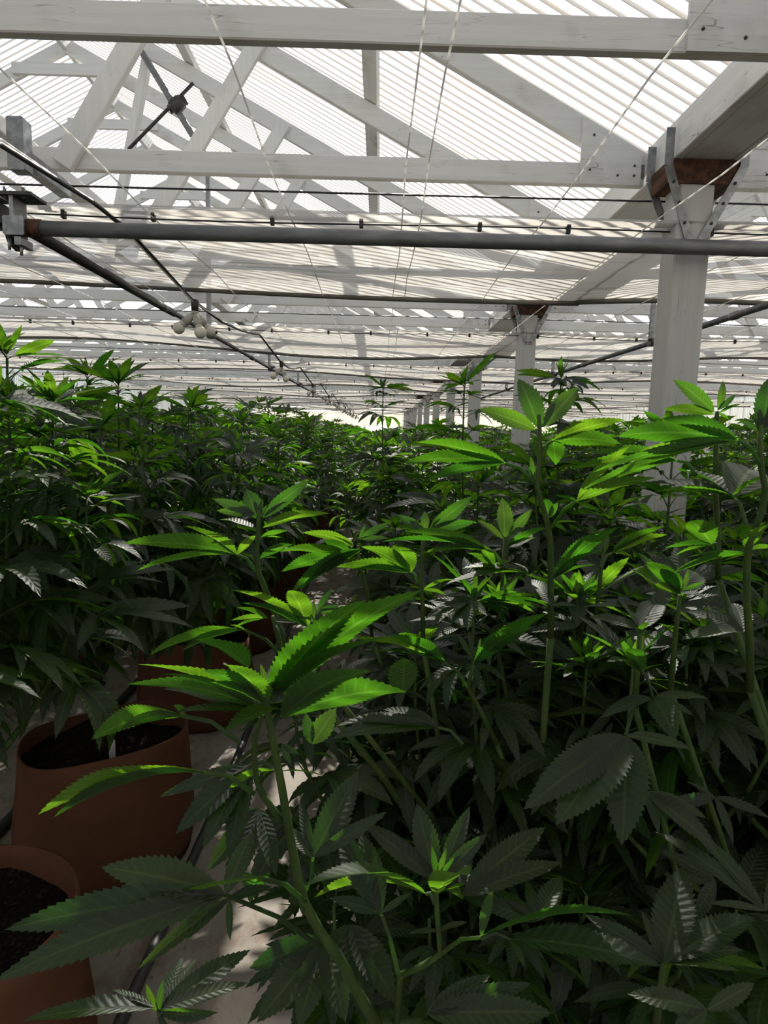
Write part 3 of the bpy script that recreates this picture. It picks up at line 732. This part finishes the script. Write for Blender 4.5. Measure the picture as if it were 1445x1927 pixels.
# ---------------------------------------------------------------- the two foreground plants, leaf by leaf
HERO = {}
def hero_root(key, x, y, label, k):
    root = tag(empty('cannabis_plant', (x, y, 0)), label, 'plant', 'plants nearest the camera'); pot_parts(root, k, 1.0); HERO[key] = (root, Vector((x, y, 0))); return root
NORM = {'u': (0, 0.62, 0.78), 't': (0, -0.25, 0.97), 'f': (0, -0.93, 0.36), 'b': (0, 0.93, 0.36), 'e': (0.1, 0.12, 0.99), 'd': (0, -0.60, 0.80)}
hr = random.Random(9)
def hero_leaf(key, Y, base, tips, N='u', node=None, w=0.125, bend=0.10, rng_=0.13, nodeY=None):
    root, o = HERO[key]; B = Vector(at(*base, Y)); n = Vector(NORM[N]).normalized(); b = MB()
    if node:
        A = Vector(at(*node, nodeY or Y)); m = (A + B) / 2 + Vector((0, 0, 0.008)); b.tube([A - B, m - B, Vector((0, 0, 0))], [0.0030, 0.0026, 0.0022], 6, uv=(0.01, 0.01), cap=False)
    for tp in tips:
        wf = tp[2] if len(tp) > 2 else 1.0
        d = Vector(ray(tp[0], tp[1])); C = Vector(CAM); dn = d.dot(n)
        t = (B - C).dot(n) / dn if abs(dn) > 1e-3 else 0
        y = C.y + d.y * t
        if t <= 0: y = Y
        y = max(Y - rng_, min(Y + rng_, y)); T = Vector(at(tp[0], tp[1], y))
        ch = T - B; L = ch.length; P = []
        for i in range(9):
            s = i / 8; P.append(ch * s + n * (bend * L * 4 * s * (1 - s) * 0.55))
        W = ch.normalized().cross(n)
        if W.length < 0.1: W = ch.normalized().cross(Vector((0, -1, 0.2)))
        W.normalize(); N2 = W.cross(ch.normalized()).normalized()
        if N2.dot(n) < 0: N2 = -N2; W = -W
        tw = hr.uniform(-0.3, 0.3); W2 = W * math.cos(tw) + N2 * math.sin(tw); N3 = N2 * math.cos(tw) - W * math.sin(tw)
        leaflet(b, P, W2, N3, w * L * wf * 0.86, max(9, min(24, int(L / 0.0064))), 0.30, 1.0, 0.08, hr)
    ob = b.build('leaf', MAT['leaf'], root); ob.location = B - o; return ob
def hero_stem(key, pts, Ys, r0, r1, name='stem'):
    root, o = HERO[key]; n = len(pts); Ys = Ys if isinstance(Ys, (list, tuple)) else [Ys] * n
    P = [Vector(at(*p, y)) - o for p, y in zip(pts, Ys)]
    MB().tube(P, [r0 + (r1 - r0) * i / (n - 1) for i in range(n)], 8).build(name, MAT['stem'], root)
def hero_stem3(key, P, r0, r1, mat='stem', name='stem'):
    root, o = HERO[key]; n = len(P)
    MB().tube([Vector(p) - o for p in P], [r0 + (r1 * 0.7 - r0) * i / (n - 1) for i in range(n)], 8).build(name, MAT[mat], root)

hero_root('A', 0.33, 1.20, 'nearest cannabis plant, tall shoots and one long dark fan leaf over the aisle floor', 1)
hero_root('B', 0.92, 1.02, 'cannabis plant right of the nearest one, with a big drooping dark fan leaf', 2)

# shoot S0: the nearest apex
hero_stem('A', [(710, 1930), (680, 1880), (636, 1800), (600, 1750), (572, 1698), (560, 1650), (545, 1570), (530, 1480), (515, 1400), (502, 1335), (507, 1290)], [0.74, 0.73, 0.71, 0.70, 0.69, 0.69, 0.68, 0.67, 0.66, 0.65, 0.65], 0.0075, 0.0030)
hero_stem3('A', [at(710, 1930, 0.74), (0.10, 0.86, 0.60), (0.24, 1.05, 0.47), (0.33, 1.2, 0.33)], 0.0075, 0.014)
hero_stem('A', [(530, 1546), (497, 1500), (483, 1470), (478, 1420), (480, 1385), (497, 1335)], [0.68, 0.69, 0.69, 0.69, 0.68, 0.66], 0.0040, 0.0025)
hero_leaf('A', 0.65, (504, 1322), [(794, 1110), (690, 1128, 1.1), (744, 1196, 0.9)], 'u', w=0.105)
hero_leaf('A', 0.63, (530, 1352), [(766, 1302, 1.15), (700, 1262, 0.8)], 'u', w=0.16)
hero_leaf('A', 0.65, (482, 1330), [(239, 1287), (259, 1250), (300, 1268, 0.8)], 'u', w=0.12)
hero_leaf('A', 0.645, (484, 1338), [(308, 1297, 1.3), (330, 1340, 0.8)], 't', w=0.125)
hero_leaf('A', 0.72, (468, 1256), [(368, 1203, 1.4)], 'u', w=0.17)
hero_leaf('A', 0.62, (528, 1334), [(423, 1379, 1.1)], 'e', w=0.16)
hero_leaf('A', 0.635, (508, 1306), [(462, 1256, 0.8), (490, 1248, 0.6), (528, 1250, 0.8), (545, 1258, 0.7)], 'f', w=0.22)
hero_leaf('A', 0.63, (500, 1326), [(395, 1284, 1.0), (380, 1262, 0.9), (420, 1250, 1.1)], 'u', w=0.15)
hero_leaf('A', 0.62, (512, 1318), [(545, 1268, 1.2), (520, 1250, 0.9)], 't', w=0.2)
hero_leaf('A', 0.66, (512, 1312), [(560, 1228), (590, 1250, 0.8)], 'f', w=0.15)
hero_leaf('A', 0.64, (500, 1318), [(430, 1275, 1.2), (455, 1262)], 't', w=0.16)
hero_leaf('A', 0.66, (343, 1347), [(172, 1392), (224, 1376, 0.8), (330, 1326, 1.2)], 'u', node=(450, 1396), nodeY=0.68, w=0.12)
hero_leaf('A', 0.64, (386, 1454), [(71, 1533), (101, 1538, 0.9), (275, 1448, 0.6)], 'u', node=(476, 1493), nodeY=0.69, w=0.085)
hero_leaf('A', 0.66, (530, 1400), [(548, 1440), (565, 1420)], 'f', w=0.18)
hero_leaf('A', 0.67, (524, 1452), [(430, 1490, 0.8), (612, 1462)], 'u', w=0.10)
# the big dark fan leaf over the aisle
hero_leaf('A', 0.56, (424, 1684), [(8, 1750, 0.72), (-14, 1848, 0.70), (190, 1632, 1.25), (476, 1566, 1.4)], 'd', node=(603, 1783), nodeY=0.70, w=0.135, bend=0.14, rng_=0.10)
hero_leaf('A', 0.58, (432, 1690), [(257, 1826, 0.7), (347, 1771, 0.7), (433, 1772, 0.9), (512, 1668, 1.2)], 'd', w=0.13, rng_=0.10)
hero_leaf('A', 0.55, (487, 1653), [(160, 1772, 0.55), (470, 1700, 0.9)], 'u', node=(575, 1697), nodeY=0.69, w=0.10)
hero_leaf('A', 0.69, (566, 1690), [(560, 1640), (585, 1655), (572, 1725)], 'f', w=0.18)
# U1, U2 and shoot S5
hero_leaf('A', 0.74, (589, 1614), [(675, 1451, 1.1), (537, 1553, 1.2), (729, 1527, 0.6), (564, 1507, 0.7)], 'd', node=(585, 1662), w=0.17, bend=0.05)
hero_leaf('A', 0.74, (717, 1718), [(679, 1565, 1.3), (630, 1552, 1.0), (621, 1690, 1.1), (777, 1678, 0.7)], 'd', node=(749, 1832), w=0.16, bend=0.05)
hero_stem('A', [(746, 1925), (753, 1835), (800, 1815), (829, 1794), (824, 1740), (819, 1660)], [0.76, 0.75, 0.745, 0.74, 0.745, 0.75], 0.0048, 0.0030)
hero_stem3('A', [at(746, 1925, 0.76), (0.12, 0.92, 0.55), (0.33, 1.2, 0.36)], 0.005, 0.010)
hero_leaf('A', 0.75, (819, 1655), [(784, 1511, 1.25), (682, 1546, 0.8), (725, 1560, 0.7)], 'd', w=0.165, bend=0.04)
hero_leaf('A', 0.76, (826, 1655), [(884, 1517, 0.9), (917, 1568, 0.9)], 'd', w=0.15, bend=0.04)
hero_leaf('A', 0.73, (801, 1683), [(573, 1667, 1.0), (590, 1690, 0.7)], 'u', node=(818, 1700), w=0.11, bend=0.14)
hero_leaf('A', 0.74, (822, 1684), [(881, 1648), (870, 1693)], 'u', w=0.14)
hero_leaf('A', 0.745, (822, 1650), [(812, 1590), (840, 1596), (856, 1612)], 'f', w=0.13)
hero_leaf('A', 0.74, (824, 1752), [(770, 1756), (880, 1735)], 't', w=0.12)
hero_leaf('A', 0.70, (905, 1764), [(1194, 1724, 1.1), (928, 1674, 1.1)], 'u', node=(832, 1793), nodeY=0.74, w=0.115, bend=0.12)
hero_leaf('A', 0.70, (960, 1768), [(1246, 1819, 1.2), (988, 1822, 1.4)], 't', node=(905, 1766), w=0.13, bend=0.10)
hero_leaf('A', 0.78, (1011, 1734), [(928, 1672, 1.2), (990, 1658, 1.1), (1056, 1650, 1.4), (872, 1690)], 't', w=0.16, bend=0.05)
hero_leaf('A', 0.80, (870, 1686), [(1026, 1557, 1.0), (1057, 1623, 1.0), (880, 1580, 1.0)], 't', w=0.13, bend=0.06)
hero_leaf('A', 0.70, (803, 1908), [(1040, 1906, 1.1), (924, 1834, 1.1), (1000, 1850, 0.8)], 'd', w=0.14)
hero_leaf('A', 0.80, (610, 1770), [(469, 1822, 1.3), (483, 1925, 1.3), (560, 1935, 1.4), (650, 1925, 1.4)], 'd', w=0.17, bend=0.05)
hero_leaf('A', 0.84, (660, 1740), [(690, 1925, 1.5), (560, 1890, 1.2), (745, 1890, 1.4)], 'd', w=0.17, bend=0.05)
# dark hanging leaves beside the aisle
hero_leaf('A', 0.80, (470, 1440), [(330, 1570, 1.3), (380, 1600, 1.2), (300, 1500, 0.8), (430, 1610, 1.2)], 'd', node=(520, 1450), w=0.14, bend=0.05)
hero_leaf('A', 0.82, (490, 1520), [(390, 1640, 1.2), (420, 1560, 1.0), (450, 1660, 1.0), (520, 1650, 1.1)], 'd', w=0.15, bend=0.05)
# low shoot at the very bottom
hero_stem3('A', [at(300, 1905, 0.70), at(320, 1990, 0.72), (0.05, 0.95, 0.52), (0.33, 1.2, 0.36)], 0.003, 0.008)
hero_leaf('A', 0.70, (300, 1900), [(345, 1800, 1.1), (371, 1802, 0.7), (472, 1787, 0.9), (468, 1849, 0.8)], 't', w=0.15, bend=0.04)
hero_leaf('A', 0.69, (290, 1896), [(43, 1921, 1.0), (140, 1893, 0.9), (210, 1862, 0.8)], 't', w=0.12, bend=0.1)
hero_leaf('A', 0.70, (298, 1905), [(307, 1842), (275, 1850, 1.2), (410, 1905), (330, 1960)], 'f', w=0.15)
# S3 and L3
hero_stem('A', [(545, 1250), (515, 1150), (497, 1105), (485, 1075), (483, 1040), (486, 984), (487, 960)], [1.04, 1.02, 1.01, 1.0, 1.0, 1.0, 1.0], 0.0055, 0.0030)
hero_stem3('A', [at(545, 1250, 1.04), (0.02, 1.1, 0.85), (0.2, 1.15, 0.55), (0.33, 1.2, 0.36)], 0.0055, 0.011)
hero_leaf('A', 1.0, (487, 978), [(463, 920, 1.5)], 'f', w=0.22)
hero_leaf('A', 1.0, (494, 974), [(583, 903, 1.0), (545, 935, 0.7)], 'f', w=0.14)
hero_leaf('A', 0.99, (480, 968), [(400, 939), (407, 961)], 'f', w=0.15)
hero_leaf('A', 0.99, (495, 993), [(621, 966, 1.0)], 'u', w=0.14)
hero_leaf('A', 0.98, (482, 996), [(411, 978, 1.2)], 't', w=0.15)
hero_leaf('A', 1.0, (487, 972), [(478, 940), (494, 938), (503, 950)], 'f', w=0.14)
hero_leaf('A', 1.01, (490, 1012), [(542, 999), (530, 1012)], 'u', w=0.13)
hero_leaf('A', 1.0, (489, 1052), [(551, 1024), (522, 1050)], 'u', w=0.14)
hero_leaf('A', 0.98, (446, 1044), [(232, 1023, 1.15), (343, 989, 1.5), (258, 1074, 0.8), (481, 1008, 0.8)], 'u', node=(481, 1076), nodeY=1.0, w=0.135)
# S4, its neighbour and L4
hero_stem('A', [(600, 1270), (592, 1225), (585, 1186), (590, 1160)], [1.02, 1.0, 0.98, 0.98], 0.0045, 0.003)
hero_stem('A', [(545, 1250), (531, 1225), (518, 1180), (513, 1160)], [1.04, 1.0, 0.99, 0.98], 0.0045, 0.003)
hero_stem3('A', [at(600, 1270, 1.02), (0.05, 1.1, 0.85), (0.33, 1.2, 0.45)], 0.0045, 0.008)
hero_leaf('A', 0.98, (578, 1180), [(434, 1110, 1.2), (544, 1110, 1.1), (450, 1134, 1.0)], 'u', w=0.135)
hero_leaf('A', 0.99, (596, 1150), [(625, 1107, 1.0), (652, 1152), (642, 1138, 0.8)], 'f', w=0.14)
hero_leaf('A', 0.97, (592, 1172), [(560, 1132), (590, 1128), (606, 1138)], 'f', w=0.15)
hero_leaf('A', 0.99, (504, 1164), [(445, 1143), (434, 1168), (440, 1182, 0.7)], 'u', w=0.13)
hero_leaf('A', 0.99, (515, 1168), [(556, 1172), (540, 1200)], 'd', w=0.14)
hero_leaf('A', 0.94, (461, 1186), [(283, 1232, 0.9), (343, 1225, 0.9), (432, 1176, 1.2)], 'u', node=(535, 1237), nodeY=1.0, w=0.125)
# S11, S12, S13
hero_stem('A', [(700, 1200), (690, 1110), (676, 1060), (673, 1026)], [1.3, 1.27, 1.25, 1.25], 0.004, 0.003)
hero_stem3('A', [at(700, 1200, 1.3), (0.10, 1.28, 0.75), (0.33, 1.2, 0.42)], 0.004, 0.008)
hero_leaf('A', 1.25, (666, 1028), [(569, 1002), (618, 1004, 0.8)], 'u', w=0.14)
hero_leaf('A', 1.25, (676, 1014), [(733, 983), (689, 984), (731, 1013)], 'f', w=0.12)
hero_leaf('A', 1.22, (660, 1045), [(526, 1038, 1.1), (608, 1017, 1.3), (529, 1076, 0.9)], 'u', w=0.15)
hero_leaf('A', 1.15, (680, 1034), [(547, 1117, 0.9), (565, 1110, 0.7)], 'u', w=0.10)
hero_leaf('A', 1.12, (772, 1077), [(679, 1028, 1.3), (745, 1024, 1.5), (632, 1067, 1.0), (665, 1072, 0.8)], 'u', node=(786, 1098), w=0.15)
hero_stem('A', [(796, 1215), (795, 1130), (790, 1090), (794, 1040), (797, 1012)], [1.14, 1.13, 1.12, 1.12, 1.12], 0.0045, 0.003)
hero_stem3('A', [at(796, 1215, 1.14), (0.15, 1.17, 0.75), (0.33, 1.2, 0.45)], 0.0045, 0.009)
hero_leaf('A', 1.12, (799, 1000), [(799, 961, 1.5), (745, 968), (770, 975)], 'f', w=0.17)
hero_leaf('A', 1.12, (810, 996), [(889, 934, 1.1), (895, 982), (830, 965)], 'f', w=0.14)
hero_leaf('A', 1.06, (915, 1034), [(716, 1020, 1.2), (765, 1000, 1.0), (790, 1042, 0.9)], 'u', node=(945, 1062), nodeY=1.1, w=0.115)
hero_leaf('A', 1.12, (797, 1110), [(856, 1090), (840, 1120)], 'u', w=0.14)
hero_leaf('A', 1.02, (837, 1247), [(661, 1202, 1.0), (700, 1226, 0.9), (735, 1196, 1.0)], 'u', node=(880, 1294), nodeY=1.05, w=0.115)
hero_leaf('A', 0.92, (824, 1369), [(622, 1392, 1.0), (632, 1366, 1.1), (720, 1335, 1.3)], 't', node=(870, 1400), w=0.13, bend=0.14)
hero_leaf('A', 0.95, (758, 1307), [(761, 1238, 1.8)], 'b', w=0.22)
hero_leaf('A', 0.82, (587, 1400), [(633, 1332, 1.5), (575, 1340, 1.2)], 'f', w=0.2)
hero_stem('A', [(935, 1400), (900, 1330), (880, 1294), (893, 1240)], [1.07, 1.06, 1.05, 1.05], 0.0045, 0.003)
hero_stem3('A', [at(935, 1400, 1.07), (0.3, 1.12, 0.7), (0.33, 1.2, 0.45)], 0.0045, 0.008)
hero_leaf('A', 1.05, (893, 1242), [(858, 1190), (880, 1186), (905, 1200), (925, 1215)], 'f', w=0.11)
hero_leaf('A', 1.02, (892, 1252), [(1000, 1180, 1.0), (1030, 1155, 0.8)], 'u', w=0.11)
# S1: the tall shoot
hero_stem('A', [(1036, 1200), (1036, 1110), (1036, 1020), (1030, 985), (1010, 915), (1016, 860), (1015, 804), (1014, 780)], [1.06, 1.04, 1.02, 1.01, 1.0, 1.0, 1.0, 1.0], 0.0055, 0.003)
hero_stem3('A', [at(1036, 1200, 1.06), (0.30, 1.12, 0.75), (0.33, 1.2, 0.4)], 0.0055, 0.011)
hero_leaf('A', 1.0, (1014, 806), [(975, 712, 1.35)], 'f', w=0.21)
hero_leaf('A', 1.0, (1008, 808), [(900, 769, 1.15)], 'f', w=0.15)
hero_leaf('A', 1.0, (1022, 804), [(1089, 728, 1.3), (1045, 750, 0.7)], 'f', w=0.16)
hero_leaf('A', 0.98, (1041, 829), [(1177, 790, 1.1), (1168, 835, 1.2), (1046, 876, 1.8)], 'u', node=(1020, 862), nodeY=1.0, w=0.15)
hero_leaf('A', 0.97, (949, 871), [(757, 872, 1.1), (782, 832, 1.1), (800, 905, 0.8)], 'u', node=(1007, 911), nodeY=1.0, w=0.13)
hero_leaf('A', 1.0, (1004, 905), [(988, 872), (998, 858), (1012, 872)], 'f', w=0.12)
hero_leaf('A', 1.01, (1034, 975), [(1026, 938, 1.6), (1050, 945)], 'b', w=0.24)
hero_leaf('A', 0.94, (1085, 943), [(1234, 899, 1.1), (1190, 836, 0.6), (1041, 933, 1.2)], 'u', node=(1038, 992), nodeY=1.01, w=0.13)
hero_leaf('A', 0.95, (1040, 1089), [(1130, 1035, 0.9), (1162, 993, 0.8), (1122, 1062, 0.9)], 'u', w=0.13)
hero_leaf('A', 1.05, (1040, 985), [(1088, 983), (1065, 1000)], 'u', w=0.15)
hero_leaf('A', 1.02, (1038, 1140), [(1000, 1090), (1085, 1140, 1.0), (1050, 1120)], 't', w=0.15)
# S8
hero_stem('A', [(935, 1210), (940, 1160), (946, 1080), (951, 1010)], [1.22, 1.2, 1.18, 1.18], 0.004, 0.003)
hero_stem3('A', [at(935, 1210, 1.22), (0.3, 1.2, 0.75), (0.33, 1.2, 0.45)], 0.004, 0.008)
hero_leaf('A', 1.18, (950, 1012), [(945, 936, 1.4)], 'f', w=0.19)
hero_leaf('A', 1.18, (947, 1014), [(897, 978, 1.0)], 'f', w=0.15)
hero_leaf('A', 1.18, (956, 1010), [(1000, 959, 1.1), (985, 985, 0.7)], 'f', w=0.15)
hero_leaf('A', 1.16, (953, 1030), [(1030, 993, 1.0), (1010, 1012)], 'u', w=0.14)
hero_leaf('A', 1.16, (960, 1030), [(1000, 1005, 1.4)], 't', w=0.18)
hero_leaf('A', 1.12, (928, 1068), [(905, 1024), (880, 1040), (960, 1055)], 'u', w=0.14)
hero_leaf('A', 1.1, (994, 1078), [(838, 1100, 1.0), (868, 1070, 1.3), (960, 1058, 1.2)], 't', node=(944, 1110), w=0.15)
# K and small neighbours
hero_stem('A', [(1118, 1180), (1128, 1100), (1132, 1060), (1136, 1040)], [1.18, 1.16, 1.15, 1.15], 0.004, 0.003)
hero_stem3('A', [at(1118, 1180, 1.18), (0.4, 1.2, 0.75), (0.33, 1.2, 0.45)], 0.004, 0.008)
hero_leaf('A', 1.12, (1151, 1041), [(1256, 1006, 1.2), (1252, 990, 0.9), (1190, 1048, 1.5)], 'u', node=(1132, 1066), w=0.14)
hero_leaf('A', 1.15, (1133, 1045), [(1108, 985, 1.2), (1145, 1000), (1100, 1030)], 'f', w=0.15)
hero_leaf('A', 1.14, (1086, 1180), [(1012, 1150, 0.9), (1000, 1190), (1085, 1105, 1.0)], 't', w=0.16)

# plant B: right edge
hero_stem('B', [(1412, 1300), (1410, 1200), (1405, 1130), (1405, 1060), (1412, 1015), (1435, 960), (1440, 920), (1432, 880), (1430, 830), (1432, 800)], [0.92, 0.90, 0.88, 0.86, 0.85, 0.84, 0.83, 0.82, 0.82, 0.82], 0.0055, 0.003)
hero_stem3('B', [at(1412, 1300, 0.92), (0.72, 0.98, 0.75), (0.92, 1.02, 0.36)], 0.0055, 0.012)
hero_leaf('B', 0.80, (1387, 827), [(1160, 821, 1.2), (1245, 787, 1.0), (1200, 850, 0.5)], 'u', node=(1434, 880), nodeY=0.82, w=0.125)
hero_leaf('B', 0.76, (1384, 829), [(1090, 925, 0.75), (1113, 890, 0.6)], 'u', w=0.085)
hero_leaf('B', 0.92, (1273, 867), [(1070, 885, 1.25), (1120, 850, 0.9), (1150, 905, 0.8)], 'u', node=(1310, 895), w=0.125)
hero_leaf('B', 0.82, (1432, 812), [(1445, 712, 1.4), (1388, 790, 0.8)], 'f', w=0.17)
hero_leaf('B', 0.82, (1440, 806), [(1500, 720, 1.4), (1460, 760, 1.0)], 'f', w=0.17)
hero_leaf('B', 0.82, (1430, 815), [(1408, 775), (1425, 760), (1440, 770)], 'f', w=0.12)
hero_stem('B', [(1352, 1090), (1350, 1000), (1346, 900), (1348, 800), (1349, 774)], [1.02, 1.0, 0.98, 0.97, 0.97], 0.0048, 0.003)
hero_stem3('B', [at(1352, 1090, 1.02), (0.68, 1.02, 0.9), (0.92, 1.02, 0.4)], 0.0048, 0.010)
hero_leaf('B', 0.97, (1344, 776), [(1266, 714, 1.2)], 'f', w=0.15)
hero_leaf('B', 0.97, (1344, 780), [(1247, 770, 1.0)], 'u', w=0.13)
hero_leaf('B', 0.97, (1350, 772), [(1360, 716, 1.2), (1384, 743, 0.9)], 'f', w=0.15)
hero_leaf('B', 0.97, (1352, 778), [(1395, 760), (1372, 790)], 'u', w=0.14)
hero_leaf('B', 0.88, (1379, 932), [(1275, 885, 1.5), (1209, 910, 0.8), (1413, 884, 1.5)], 't', node=(1405, 990), nodeY=0.86, w=0.18)
hero_leaf('B', 0.88, (1377, 934), [(1228, 926, 0.9), (1446, 893, 1.0)], 'u', w=0.12)
hero_leaf('B', 0.90, (1340, 1025), [(1250, 1032, 1.0), (1265, 1048, 0.7), (1300, 980, 1.8)], 'u', node=(1350, 1040), w=0.15)
hero_leaf('B', 0.86, (1405, 1040), [(1260, 1082, 1.0), (1290, 1050, 0.6)], 'u', w=0.11)
hero_leaf('B', 0.86, (1408, 1035), [(1446, 985, 1.5), (1460, 1030, 1.2)], 'u', w=0.17)
hero_stem('B', [(1262, 1300), (1270, 1200), (1280, 1120)], [0.98, 0.97, 0.96], 0.0045, 0.003)
hero_stem3('B', [at(1262, 1300, 0.98), (0.6, 1.02, 0.75), (0.92, 1.02, 0.42)], 0.0045, 0.009)
hero_leaf('B', 0.96, (1281, 1116), [(1307, 1076, 1.5), (1334, 1129, 1.3)], 't', w=0.2)
hero_leaf('B', 0.96, (1278, 1118), [(1232, 1099, 1.2), (1217, 1057, 0.9), (1245, 1070)], 'u', w=0.15)
hero_leaf('B', 0.96, (1284, 1110), [(1325, 1096), (1296, 1070), (1275, 1075)], 'f', w=0.13)
hero_stem('B', [(1195, 1330), (1200, 1250), (1204, 1190)], [0.93, 0.92, 0.91], 0.0045, 0.003)
hero_stem3('B', [at(1195, 1330, 0.93), (0.5, 1.0, 0.75), (0.92, 1.02, 0.42)], 0.0045, 0.009)
hero_leaf('B', 0.90, (1206, 1185), [(1107, 1161, 1.1), (1168, 1122, 1.5), (1240, 1130, 1.2)], 't', w=0.17)
hero_leaf('B', 0.95, (1228, 1150), [(1126, 1130, 0.9), (1100, 1142, 0.8), (1258, 1112, 1.2)], 't', w=0.15)
hero_leaf('B', 0.91, (1204, 1195), [(1160, 1215), (1232, 1205), (1220, 1170)], 'u', w=0.15)
hero_leaf('B', 0.93, (1400, 1190), [(1290, 1150, 1.2), (1280, 1205, 1.2), (1380, 1135, 1.3)], 't', node=(1408, 1210), nodeY=0.9, w=0.16)
hero_leaf('B', 0.88, (1229, 1313), [(1271, 1394, 1.5), (1129, 1352, 0.8), (1334, 1315, 0.8), (1307, 1349, 0.9)], 't', node=(1205, 1260), w=0.17)
hero_leaf('B', 0.90, (1205, 1265), [(1160, 1240), (1250, 1250), (1190, 1220)], 'u', w=0.15)
# the big drooping leaf
hero_leaf('B', 0.80, (1177, 1385), [(984, 1524, 1.0), (1046, 1553, 1.5), (1169, 1592, 1.45), (1303, 1411, 0.9)], 'd', node=(1198, 1320), nodeY=0.91, w=0.165, bend=0.12, rng_=0.10)
hero_leaf('B', 0.84, (1215, 1490), [(1350, 1600, 1.3), (1240, 1570, 1.0), (1330, 1540, 0.9)], 'd', w=0.15)
# lower right
hero_stem('B', [(1235, 1930), (1240, 1870), (1248, 1815)], [0.74, 0.72, 0.71], 0.005, 0.003)
hero_stem3('B', [at(1235, 1930, 0.74), (0.5, 0.88, 0.55), (0.92, 1.02, 0.36)], 0.005, 0.010)
hero_leaf('B', 0.72, (1248, 1812), [(1285, 1630, 1.5), (1206, 1713, 0.9), (1100, 1721, 0.9), (1146, 1763, 0.8)], 'd', w=0.16, bend=0.05)
hero_leaf('B', 0.71, (1252, 1812), [(1422, 1726, 1.2), (1393, 1828, 1.0), (1399, 1788, 0.8)], 't', w=0.13)
hero_leaf('B', 0.72, (1439, 1714), [(1231, 1564, 0.9), (1291, 1553, 0.9), (1330, 1700, 0.8), (1500, 1600, 1.0)], 't', w=0.11)
hero_leaf('B', 0.82, (1345, 1655), [(1250, 1660, 1.0), (1300, 1740, 1.2), (1240, 1600, 1.0)], 'd', w=0.14)
hero_leaf('B', 0.66, (1330, 1900), [(1180, 1870, 1.2), (1250, 1960, 1.2), (1420, 1850, 1.1)], 'd', w=0.15)
hero_leaf('B', 0.90, (1345, 1500), [(1240, 1520, 1.0), (1450, 1540, 1.0), (1380, 1590, 1.0), (1290, 1470, 0.8)], 'd', w=0.13)

# inner foliage of the two plants, kept below and behind the shoots above
def fill(key, seed, Hh, Rr, ns, shape, z0):
    root, o = HERO[key]; st, lv = plant_spec(seed, Hh, Rr, ns, z0, 0.175, shape, droopy=0.3, first=0.12, gap=0.075)
    keep = []
    for kd, i, m in lv:
        t = o + m @ Vector((0, 0.95, 0.1)); p = W2C @ (np.array(t) - CAM); py = CY - F * p[1] / -p[2]
        if t.y < 1.0 and py < 1800 and p[2] < 0 and t.z > 0.62: continue
        keep.append((kd, i, m))
    stem_parts(root, st); leaf_parts(root, keep, 1.18)
def shapeA(x, y, z):
    X, Yw = 0.33 + x, 1.2 + y
    if X < -0.16 or Yw < 0.84: return None
    if Yw < 1.06: z = min(z, 0.72)
    lim = 1.45 - (0.36 if Yw < 1.12 else 0.26) * Yw * (1.0 if X > 0.12 else 1.25 + 1.6 * max(0, 0.12 - X))
    return x, y, min(z, lim)
def shapeB(x, y, z):
    X, Yw = 0.92 + x, 1.02 + y
    if Yw < 0.84: return None
    if Yw < 1.04: z = min(z, 0.72)
    return x, y, min(z, 1.45 - (0.36 if Yw < 1.10 else 0.27) * Yw)
fill('A', 61, 1.25, 0.58, 52, shapeA, 0.5)
fill('B', 62, 1.25, 0.58, 52, shapeB, 0.5)
